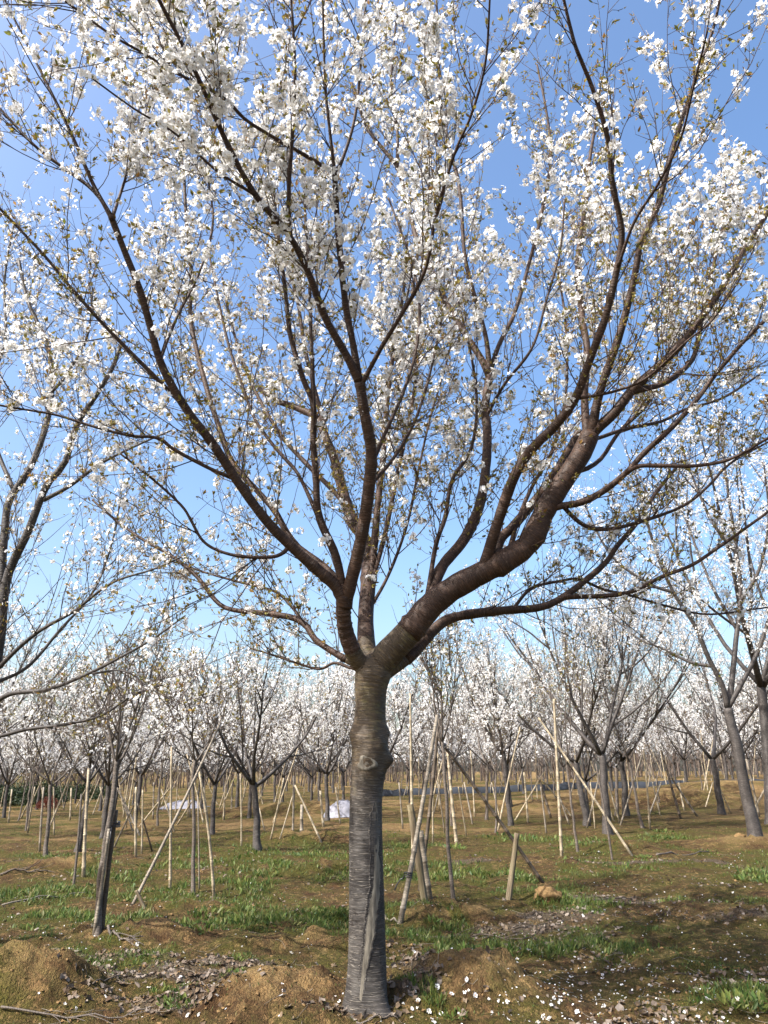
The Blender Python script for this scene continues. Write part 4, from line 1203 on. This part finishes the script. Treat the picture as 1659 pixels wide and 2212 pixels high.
def rod(name, a, b, r0, r1, mat, seed, nodes=True, bend=.01, sides=10):
    a, b = np.asarray(a, float), np.asarray(b, float); d = b - a; L = np.linalg.norm(d)
    me = pole_mesh(L, r0, r1, seed, nodes, bend, sides).mesh(name, [M[mat]])
    o = link(name, me, None, a)
    o.rotation_mode = 'QUATERNION'; o.rotation_quaternion = Vector(d).to_track_quat('Z', 'Y')
    return o
def px_pole(name, b, t, w, mat, label, group=None, dY=0.0, cat='pole', nodes=True, taper=.8, seed=None, bend=.008, Yat=None):
    q = G(*b) if Yat is None else P(b[0], b[1], Yat)
    r = w / 2 / F * depth(q)
    top = P(t[0], t[1], q[1] + dY)
    q = q.copy(); q -= norm(top - q) * .12
    o = rod(name, q, top, r, r * taper, mat, seed if seed is not None else int(b[0] * 7 + b[1]), nodes, bend)
    tag(o, label, cat, group)
    return o
def tie_on(o, dist, r, h=.06):
    """black plastic binding wrapped round a pole, as part of it"""
    rng = np.random.default_rng(int(dist * 100) + 5); mb = MB()
    a = np.linspace(0, 6 * np.pi, 60); z = dist + np.linspace(0, h, 60)
    p = np.stack([r * np.cos(a), r * np.sin(a), z], -1) + .002 * rng.standard_normal((60, 3))
    tubes(mb, p[None], np.full((1, 60), .006), 5)
    e = np.array([[r, 0, dist], [r + .04, .01, dist - .02], [r + .07, .02, dist - .08], [r + .075, .03, dist - .14]])
    tubes(mb, e[None], np.full((1, 4), .007), 5)
    t = link('tie', mb.mesh('tie', [M['tie']]), o)
    t['label'] = 'black plastic binding'

p = px_pole('bamboo_pole', (862, 1994), (946, 1545), 13, 'bamboo_old', 'thick greyish bamboo cane leaning against the lashed tripod, foot nearest the big trunk', dY=.55, taper=.62)
tie_on(p, .55, .045); 
p = px_pole('dark_pole', (1172, 1908), (938, 1583), 8, 'darkpole', 'long dark slanting prop whose foot rests by the clod of soil', dY=-.35, nodes=True, taper=.85)
tie_on(p, float(np.linalg.norm(P(942, 1590, G(1172, 1908)[1] - .35) - G(1172, 1908))) * .96, .045, .08)
px_pole('dark_pole', (906, 1925), (948, 1552), 9, 'darkpole', 'dark brown bamboo prop crossing the grey cane inside the lashed tripod', dY=.1, taper=.8)
px_pole('wooden_post', (918, 1952), (886, 1738), 16, 'wood', 'thick weathered wooden post with a split top, leaning inside the tripod', nodes=False, cat='post', taper=.95, bend=0)
px_pole('wooden_post', (929, 1940), (909, 1795), 13, 'bamboo_old', 'shorter pale cane stump standing just behind the weathered wooden post', nodes=True, cat='post', taper=.9)
px_pole('bamboo_pole', (893, 1880), (886, 1498), 8, 'bamboo', 'tall upright bamboo cane behind the lashed tripod', taper=.6)
px_pole('wooden_post', (1099, 1943), (1117, 1800), 14, 'wood', 'short cracked wooden stake that the dark slanting prop crosses', nodes=False, cat='post', taper=.8, bend=0)
px_pole('bamboo_pole', (987, 1828), (966, 1610), 8, 'bamboo', 'pale upright bamboo cane behind the dark slanting prop', taper=.7)
px_pole('bamboo_pole', (1213, 1850), (1197, 1510), 7, 'bamboo', 'tall straight pale bamboo pole beside the long slanting one', taper=.8)
px_pole('bamboo_pole', (1364, 1848), (1163, 1550), 6, 'bamboo', 'long pale slanting bamboo prop in front of the stout cherry', dY=.6, taper=.75)
px_pole('dark_pole', (1322, 1856), (1287, 1650), 5, 'sapbark', 'thin grey stick standing by the foot of the long slanting prop', taper=.7, nodes=False)
px_pole('bamboo_pole', (283, 1958), (478, 1560), 8, 'bamboo_old', 'long grey bamboo prop slanting up through the slim sapling', dY=.9, taper=.7)
px_pole('bamboo_pole', (461, 1941), (430, 1665), 7, 'bamboo', 'pale bamboo prop slightly bowed, meeting the slim sapling from the grass', dY=-.1, taper=.7, bend=.02)
px_pole('bamboo_pole', (367, 1925), (371, 1613), 7, 'bamboo', 'upright bamboo cane standing beside the slim sapling', taper=.6)
px_pole('bamboo_pole', (430, 1921), (427, 1720), 3.5, 'bamboo_old', 'very thin cane tight against the slim sapling', taper=.8)
px_pole('wooden_stake', (311, 1959), (294, 1923), 8, 'wood', 'little tilted wooden peg at the foot of the long grey prop', nodes=False, cat='stake', bend=0, taper=.9)
s1 = G(210, 2014)
px_pole('bamboo_pole', (203, 2016), (236, 1790), 9, 'bamboo_old', 'weathered cane strapped along one side of the leaning sapling', Yat=s1[1] - .03, taper=.7)
p = px_pole('wooden_post', (221, 2006), (250, 1750), 11, 'darkpole', 'dark wooden post strapped to the shaded side of the leaning sapling', nodes=False, cat='post', Yat=s1[1] + .07, taper=.9)
tie_on(p, 1.0, .055, .05)
px_pole('bamboo_pole', (181, 1894), (191, 1660), 9, 'bamboo', 'thick-footed bamboo cane beside the bowed cherry trunk', taper=.55)
px_pole('bamboo_pole', (158, 1918), (176, 1715), 6, 'sapbark', 'grey forked stick standing in front of the bowed cherry trunk', taper=.7, nodes=False)
px_pole('bamboo_pole', (86, 1840), (94, 1700), 5, 'bamboo_old', 'short weathered pole tied to the dark-trunked young cherry', taper=.8)

BGP = [((246, 1834), (294, 1730), 4, 0), ((294, 1850), (294, 1700), 6, 1), ((328, 1839), (297, 1735), 4, 2), ((302, 1805), (253, 1701), 5, 0), ((306, 1842), (308, 1706), 4, 1),
       ((286, 1795), (260, 1715), 4, 0), ((302, 1785), (372, 1697), 4, 1), ((375, 1795), (349, 1705), 4, 1), ((383, 1782), (420, 1722), 4, 1), ((116, 1803), (116, 1700), 4, 1),
       ((151, 1772), (154, 1702), 4, 1), ((18, 1777), (26, 1705), 4, 1), ((45, 1768), (63, 1730), 4, 1), ((200, 1760), (222, 1700), 3, 1), ((234, 1765), (216, 1700), 3, 1),
       ((521, 1826), (519, 1671), 4, 1), ((584, 1811), (614, 1681), 4, 1), ((604, 1811), (632, 1720), 3, 1), ((632, 1801), (634, 1676), 5, 0), ((694, 1819), (637, 1696), 5, 1),
       ((652, 1805), (652, 1738), 8, 0), ((699, 1786), (692, 1708), 6, 1), ((572, 1795), (560, 1745), 3, 1), ((484, 1770), (486, 1690), 4, 0), ((500, 1760), (502, 1692), 4, 0),
       ((935, 1822), (935, 1700), 4, 1), ((1008, 1807), (990, 1700), 3, 1), ((1190, 1768), (1153, 1646), 6, 2), ((1113, 1772), (1175, 1668), 4, 1), ((1140, 1776), (1132, 1668), 5, 1),
       ((1239, 1770), (1166, 1678), 4, 1), ((1471, 1769), (1428, 1621), 6, 2), ((1506, 1764), (1446, 1672), 5, 0), ((1401, 1764), (1428, 1690), 4, 0), ((1479, 1752), (1466, 1690), 4, 1),
       ((1524, 1742), (1540, 1690), 3, 1), ((1578, 1756), (1550, 1690), 3, 1), ((1630, 1748), (1659, 1690), 5, 1), ((1640, 1765), (1612, 1640), 5, 0), ((1425, 1760), (1410, 1690), 4, 1),
       ((960, 1800), (945, 1690), 3, 0), ((1020, 1780), (1003, 1690), 4, 0), ((870, 1790), (862, 1690), 4, 0), ((1285, 1790), (1275, 1690), 3, 1), ((1180, 1800), (1168, 1700), 4, 0), ((1080, 1770), (1062, 1690), 3, 1),
       ((60, 1800), (75, 1700), 4, 1), ((330, 1770), (332, 1690), 4, 0), ((410, 1765), (408, 1690), 4, 0), ((450, 1780), (440, 1700), 4, 1), ((735, 1780), (725, 1700), 4, 1)]
for k, (b, t_, w, c) in enumerate(BGP):
    slant = abs(t_[0] - b[0]) > 14
    nm = ['grey', 'pale', 'dark'][c]
    px_pole('bamboo_pole' if c < 2 else 'dark_pole', b, t_, w, ['bamboo_old', 'bamboo', 'darkpole'][c],
            ('slanting ' if slant else 'upright ') + nm + ' prop cane among the trees further back',
            ('slanting ' if slant else 'upright ') + nm + ' props further back', dY=(.3 if slant else 0) * (1 if k % 2 else -1), taper=.8, seed=900 + k)
rg3 = random.Random(17)
for k in range(90):
    Yv = rg3.uniform(20, 55); x = rg3.uniform(-.55, .55) * Yv
    L = rg3.uniform(1.7, 2.6); sl = rg3.choice([0, 0, .9, -.9])
    z = float(hz(x, Yv)); c = rg3.choice([0, 1, 1])
    o = rod('bamboo_pole', (x, Yv, z - .1), (x + sl * rg3.uniform(.6, 1.1), Yv + rg3.uniform(-.3, .3), z + L), .028, .020, ['bamboo_old', 'bamboo'][c], 1100 + k, True, .01, 6)
    tag(o, ('slanting' if sl else 'upright') + (' grey' if c == 0 else ' pale') + ' cane in the distant rows', 'pole', ('slanting' if sl else 'upright') + (' grey' if c == 0 else ' pale') + ' canes in the distant rows')

# ------------------------------------------------------------------ low dark net fence on the bank, plastic sheets
def net_fence():
    pts = [(820, 1728), (900, 1722), (1000, 1714), (1100, 1704), (1200, 1694), (1300, 1687), (1400, 1683), (1500, 1682), (1600, 1682), (1700, 1683)]
    Yv = 46.0; W = []
    for x, y in pts:
        p = P(x, y, Yv); p[2] = float(hz(p[0], Yv)); W.append(p)
    W = catmull(np.array(W), 60); W[:, 2] = hz(W[:, 0], W[:, 1])
    root = empty('net_fence', W[0])
    n = len(W); rng = np.random.default_rng(4)
    top = W + np.array([0, 0, .36]) + .03 * rng.standard_normal((n, 3)); bot = W - np.array([0, 0, .05])
    th = np.array([0, .02, 0]); mb = MB()
    v = np.stack([bot - th, top - th, top + th, bot + th], 1).reshape(-1, 3)
    q = [(4 * i + a, 4 * i + b, 4 * i + 4 + b, 4 * i + 4 + a) for i in range(n - 1) for a, b in ((1, 0), (2, 1), (3, 2))]
    mb.add(v, q); link('net', mb.mesh('net', [M['net']], offset=W[0]), root)
    for i in range(0, n, 4):
        mb = MB(); a = W[i] - [0, .04, .1]
        tubes(mb, np.stack([a, a + [0, 0, .6]])[None], np.full((1, 2), .025), 6)
        link('post', mb.mesh('post', [M['bamboo_old']], offset=W[0]), root)
    tag(root, 'low dark blue-black net fence running along the soil bank', 'fence')
net_fence()
def sheet(px, py, sx, sy, h, lab, seed):
    q = G(px, py); rng = np.random.default_rng(seed); n = 26
    u = np.linspace(-1, 1, n); X, Y = np.meshgrid(u, u, indexing='ij'); r = np.hypot(X, Y)
    Z = h * np.clip(1 - r ** 2.2, -.05, 1) + .05 * (fbm(X * 4 + seed, Y * 4, seed) - .5) + .02 * rng.standard_normal((n, n))
    wx, wy = q[0] + X * sx, q[1] + Y * sy
    Zg = hz(wx, wy) + np.maximum(Z, .01)
    mb = MB(); i = np.arange(n - 1)[:, None] * n; j = np.arange(n - 1)[None]
    mb.add(np.stack([wx - q[0], wy - q[1], Zg - q[2]], -1), np.stack([i + j, i + n + j, i + n + j + 1, i + j + 1], -1).reshape(-1, 4))
    o = link('plastic_sheet', mb.mesh('plastic_sheet', [M['sheet']]), None, q); tag(o, lab, 'tarp')
sheet(398, 1746, 1.2, .8, .38, 'pale crumpled plastic sheet over a heap, behind the slim sapling', 11)
sheet(742, 1752, .7, .6, .5, 'pale crumpled plastic sheet over a heap, behind the big trunk', 12)

# ------------------------------------------------------------------ soil clods
def clod(name, q, s, seed, sub=4):
    import bmesh
    bm = bmesh.new(); bmesh.ops.create_icosphere(bm, subdivisions=sub, radius=1)
    co = np.array([v.co[:] for v in bm.verts]); n = fbm(co[:, 0] * 1.6 + seed, co[:, 1] * 1.6 + co[:, 2] * 1.3, seed, 4); n2 = fbm(co[:, 0] * 5 + co[:, 2] * 3, co[:, 1] * 5 + seed, seed + 9, 3)
    k = 1.0 + .8 * (n - .5) + .4 * (n2 - .5)
    for v, kk in zip(bm.verts, k): v.co = Vector((v.co.x * kk * s[0], v.co.y * kk * s[1], v.co.z * kk * s[2]))
    me = bpy.data.meshes.new(name); bm.to_mesh(me); bm.free(); me.materials.append(M['soilclod'])
    for p in me.polygons: p.use_smooth = True
    return link(name, me, None, q)
q = G(1188, 1948); o = clod('soil_clod', q + np.array([0, .1, .05]), (.165, .13, .115), 4); tag(o, 'large lump of brown soil at the foot of the dark slanting prop', 'clod')
q = G(1600, 1812); o = clod('soil_clod', q + np.array([0, .05, .03]), (.12, .10, .08), 6, 3); tag(o, 'lump of soil on the mound by the thick leaning trunk', 'clod')

def view_points(n, rng, y0=5.0, y1=22.0, half=.60, power=1.0):
    """random ground points, denser close by"""
    u = rng.random(n); y = (y0 ** -power + u * (y1 ** -power - y0 ** -power)) ** (-1 / power)
    x = rng.uniform(-half, half, n) * y
    return x, y

def small_clods():
    rng = np.random.default_rng(8); x, y = view_points(7000, rng, 5, 16, .6, 1.3)
    keep = rng.random(len(x)) < (1 - gdens(x, y)) * (.25 + sstep(.45, .65, fbm(x * 2, y * 2, 23))); x, y = x[keep], y[keep]
    s = np.clip(rng.lognormal(-4.9, .45, len(x)), .004, .022)
    tv = np.array([(1, 0, .1), (.2, .95, 0), (-.85, .5, .1), (-.7, -.6, 0), (.4, -.9, .1), (0.1, .1, .85), (0, 0, -.6)]); tf = [(0, 1, 5), (1, 2, 5), (2, 3, 5), (3, 4, 5), (4, 0, 5), (1, 0, 6), (2, 1, 6), (3, 2, 6), (4, 3, 6), (0, 4, 6)]
    mb = MB(); scatter(mb, tv, tf, [0] * 10, np.stack([x, y, hz(x, y) + s * .2], -1), np.array([0, 0, 1.]) + .3 * rng.standard_normal((len(x), 3)), s, rng, .15)
    o = link('soil_crumbs', mb.mesh('soil_crumbs', [M['soilclod']], smooth=False)); tag(o, 'crumbs of brown soil lying on the bare ground', 'soil', kind='stuff')
small_clods()

# ------------------------------------------------------------------ grass, weeds, litter, petals
def slope_normal(x, y):
    e = .03; return norm(np.stack([-(hz(x + e, y) - hz(x - e, y)) / (2 * e), -(hz(x, y + e) - hz(x, y - e)) / (2 * e), np.ones_like(x)], -1))
BL = (np.array([(-.04, 0, 0), (.04, 0, 0), (.035, .12, .5), (-.035, .12, .5), (0, .42, .95)]), [(0, 1, 2, 3), (3, 2, 4)], [0, 0])
BROAD = (np.array([(0, 0, 0), (.17, .12, .35), (.16, .3, .7), (0, .5, .95), (-.16, .3, .7), (-.17, .12, .35)]), [(0, 1, 2, 3), (0, 3, 4, 5)], [0, 0])
def grass():
    rng = np.random.default_rng(9)
    x, y = view_points(400000, rng, 5, 32, .6, .75)
    g = gdens(x, y); keep = rng.random(len(x)) < g ** 1.2 * .9 + .03
    x, y, g = x[keep], y[keep], g[keep]
    h = (.018 + .075 * g * rng.random(len(x)) ** 1.5 + .02 * rng.random(len(x))) * np.clip(.7 + .05 * y, .7, 1.3)
    d = np.array([0, 0, 1.]) + .35 * rng.standard_normal((len(x), 3)) * [1, 1, .2]
    sc = np.stack([h * np.clip(.5 + .06 * y, .6, 1.6), h, h], -1)
    mb = MB(); br = rng.random(len(x)) < .2
    pos = np.stack([x, y, hz(x, y) - .004], -1)
    scatter(mb, *BL, pos[~br], d[~br], sc[~br], rng); scatter(mb, *BROAD, pos[br], d[br], sc[br] * .75, rng)
    print('grass', len(x))
    o = link('grass', mb.mesh('grass', [M['grass']], smooth=False)); tag(o, 'short green grass and weeds in patches on the soil', 'grass', kind='stuff')
grass()
def weeds():
    rng = np.random.default_rng(10); protos = []
    for k in range(4):
        n = 150; r = .20 * np.sqrt(rng.random(n)); a = rng.uniform(0, 6.28, n)
        pos = np.stack([r * np.cos(a), r * np.sin(a), np.full(n, -.01)], -1)
        d = np.stack([pos[:, 0] * 3.2, pos[:, 1] * 3.2, np.ones(n)], -1) + .3 * rng.standard_normal((n, 3))
        h = rng.uniform(.04, .13, n) * (1.15 - 2.5 * r); mb = MB(); br = rng.random(n) < .5
        scatter(mb, *BL, pos[~br], d[~br], h[~br], rng); scatter(mb, *BROAD, pos[br], d[br], h[br] * .8, rng)
        protos.append(mb.mesh('weed_clump', [M['grass']], smooth=False))
    spots = [(575, 1893, 1.3, 'bushy green weed clump near the crowned cherry, beside a low soil hump'), (610, 1865, 1.1, 'second weed clump, set behind the bushy one by the soil hump'),
             (380, 1990, 1.1, None), (430, 2000, 1.0, None), (480, 1985, 1.2, None), (530, 2000, 1.1, None), (590, 1985, 1.2, None), (690, 1990, 1.0, None), (640, 1975, .9, None), (720, 2000, .8, None),
             (1050, 1895, 1.2, None), (1085, 1905, 1.2, None), (1120, 1908, 1.0, None), (955, 1905, .9, None), (1000, 1880, 1.0, None), (1590, 1900, 1.1, None), (1625, 1895, 1.2, None), (1655, 1890, 1.2, None),
             (1430, 1812, 1.4, None), (1400, 1822, 1.2, None), (1460, 1800, 1.2, None), (1250, 1835, 1.2, None), (1285, 1830, 1.3, None), (1390, 1852, .8, 'small round tuft of weeds between the leaf litter and the soil mound'),
             (1010, 2060, .7, None), (1120, 2055, .8, None), (1060, 2050, .7, None), (1640, 2190, 1.0, None), (1610, 2170, .9, None), (360, 2170, .7, None), (350, 2140, .6, None), (490, 2120, .7, None), (540, 2060, .6, None), (1010, 2195, .6, None),
             (260, 1955, .9, None), (120, 1985, .9, None), (40, 2010, 1.0, None), (870, 1960, .9, None), (1240, 1958, .9, None), (1290, 1968, .7, None), (300, 1880, 1.0, None), (420, 1865, 1.0, None), (960, 1828, 1.3, None), (1110, 1905, 1.0, None)]
    for k, (px, py, s, lab) in enumerate(spots):
        if not lab: px, py = px + rng.uniform(-30, 30), py + rng.uniform(-22, 16)
        q = G(px, py); o = link('weed_clump', protos[k % 4], None, q); o.rotation_euler = (0, 0, k * 1.7); o.scale = (s, s, s * rng.uniform(.7, 1.05))
        if lab: tag(o, lab, 'weeds')
        else: tag(o, 'leafy green weed clump growing on the mossy soil', 'weeds', 'weed clumps on the soil')
weeds()
def litter():
    rng = np.random.default_rng(12)
    x, y = view_points(42000, rng, 5, 20, .6, 1.2); l = ldens(x, y); keep = rng.random(len(x)) < l * .75 + .012
    x, y = x[keep], y[keep]; n = slope_normal(x, y)
    s = rng.uniform(.018, .042, len(x))
    tv = np.array([(-.5, -.3, .12), (0, -.62, .0), (.5, -.3, .15), (.55, .3, -.02), (0, .65, .22), (-.5, .35, .02), (0, 0, -.06)])
    mb = MB(); scatter(mb, tv, [(0, 1, 6), (1, 2, 6), (2, 3, 6), (3, 4, 6), (4, 5, 6), (5, 0, 6)], [0] * 6, np.stack([x, y, hz(x, y) + .006], -1), n + .45 * rng.standard_normal(n.shape), s, rng, .14)
    print('litter', len(x))
    o = link('leaf_litter', mb.mesh('leaf_litter', [M['dryleaf']], smooth=False)); tag(o, 'grey-brown dead leaves littering the ground', 'leaves', kind='stuff')
    # straw and fine twigs
    x, y = view_points(3600, rng, 5, 16, .6, 1.2); keep = rng.random(len(x)) < ldens(x, y) * .6 + .06; x, y = x[keep], y[keep]
    a = rng.uniform(0, 6.28, len(x)); L = rng.uniform(.04, .22, len(x)); u = np.linspace(-.5, .5, 4)
    X = x[:, None] + np.cos(a)[:, None] * L[:, None] * u; Y = y[:, None] + np.sin(a)[:, None] * L[:, None] * u + .01 * rng.standard_normal((len(x), 4))
    mb = MB(); tubes(mb, np.stack([X, Y, hz(X, Y) + .006], -1), np.full((len(x), 4), .0018), 3)
    o = link('twig_litter', mb.mesh('twig_litter', [M['bamboo_old']])); tag(o, 'fine dry twigs and straw scattered on the soil', 'twigs', kind='stuff')
litter()
def petals():
    rng = np.random.default_rng(13)
    # loose petals, tiny
    x, y = view_points(9000, rng, 5, 18, .6, 1.2)
    w = .10 + .45 * sstep(.5, .66, fbm(x * .8 + 2, y * .8, 61)) + .5 * sstep(.3, .55, x / y) * (y < 12) + .6 * np.exp(-((x - 1.4) / 1.3) ** 2 - ((y - 6.3) / .9) ** 2) + .5 * np.exp(-((x + 2.6) / 1.0) ** 2 - ((y - 8.2) / 1.2) ** 2)
    keep = rng.random(len(x)) < w * .42; x, y = x[keep], y[keep]; n = slope_normal(x, y)
    tv = np.array([(0, -.5, 0), (.42, 0, .12), (.2, .5, .05), (0, .42, .0), (-.2, .5, .05), (-.42, 0, .12)])
    mb = MB(); scatter(mb, tv, [(0, 1, 2, 3), (0, 3, 4, 5)], [0, 0], np.stack([x, y, hz(x, y) + .008], -1), n + .3 * rng.standard_normal(n.shape), rng.uniform(.010, .018, len(x)), rng, .05)
    o = link('fallen_petals', mb.mesh('fallen_petals', [M['petal']], smooth=False)); tag(o, 'tiny loose white petals strewn over the ground', 'petals', kind='stuff')
    mes = [single_mesh('fallen_blossom', t_, FMATS, .17) for t_ in FL + FL + FL]
    pts = []
    for k in range(150):
        if k < 95: px, py = rng.uniform(840, 1640), 2050 + 165 * rng.random() ** .8
        elif k < 120: px, py = rng.uniform(10, 760), rng.uniform(2040, 2210)
        else: px, py = rng.uniform(1250, 1659), rng.uniform(1840, 1990)
        pts.append(G(px, py))
    P3 = np.array(pts); n = slope_normal(P3[:, 0], P3[:, 1]); Rm = rot_from(norm(n + .45 * rng.standard_normal(n.shape)), rng.random(150) * 6.28)
    for k in range(150):
        s = .0135 * rng.uniform(.6, 1.2); mw = Matrix(Rm[k].tolist()).to_4x4() @ Matrix.Diagonal((s, s, s, 1)); mw.translation = Vector(P3[k] + [0, 0, .009])
        o = link('fallen_blossom', mes[k % 9]); o.matrix_basis = mw
        tag(o, 'whole white cherry blossom fallen on the ground', 'blossom', 'fallen blossoms on the ground')
petals()
def sticks():
    rng = np.random.default_rng(14)
    L = [((0, 1893), (105, 1868), 5, 'broken bough with side twigs lying in the grass beside the dark-trunked young cherry', True), ((0, 1962), (205, 1925), 4, 'long thin pale stick lying across the grass by the leaning sapling', False),
         ((900, 2028), (1145, 2026), 5, 'long dry branch lying on the shaded ground behind the petal-strewn mound', True), ((0, 2182), (330, 2178), 5, 'curved dead branch lying across the near bare soil mound', True),
         ((205, 2120), (290, 2095), 4, 'short dark stick lying among dead leaves', False), ((770, 2205), (860, 2208), 5, 'thin curved root-like stick lying at the foot of the big trunk', False),
         ((1260, 1955), (1400, 1940), 3, 'thin twig lying on the leaf litter behind the soil lump', False), ((1420, 1850), (1530, 1840), 4, 'straight twig lying below the soil mound of the thick leaning trunk', False),
         ((830, 1990), (864, 1992), 6, 'short pale stub of cane lying at the foot of the grey bamboo', False), ((230, 2013), (290, 2020), 6, 'curl of dry stem lying at the foot of the leaning sapling', True),
         ((1090, 2010), (1200, 1995), 3, 'thin stick lying in grey litter', False)]
    for k, (a, b, w, lab, side) in enumerate(L):
        A, B = G(*a), G(*b); n = 12; t = np.linspace(0, 1, n)
        x = A[0] + (B[0] - A[0]) * t; y = A[1] + (B[1] - A[1]) * t + .05 * np.sin(3 * t + k); r = w / 2 / F * depth(A)
        p = np.stack([x, y, hz(x, y) + r * .8 + .012 * np.abs(rng.standard_normal(n))], -1); mb = MB()
        tubes(mb, p[None], (r * np.linspace(1, .5, n))[None], 7, 0, .05, rng)
        if side:
            _, _, pos, T = sample_on(p[None], [9], .25, 1, rng); d = side_dir(T, np.radians(rng.uniform(25, 60, 9)), rng, bias=np.array([0, 0, .4])); d[:, 2] = np.abs(d[:, 2]) * .25
            tubes(mb, grow(pos, d, rng.uniform(.08, .4, 9), 6, -.02, .12, rng), np.outer(np.full(9, r * .4), np.linspace(1, .4, 6)), 5, 0, 0, rng)
        q = A.copy()
        o = link('fallen_branch', mb.mesh('fallen_branch', [M['sapbark' if k % 2 else 'darkpole'] if k not in (1, 8) else M['bamboo_old']], offset=q), None, q); tag(o, lab, 'branch')
sticks()
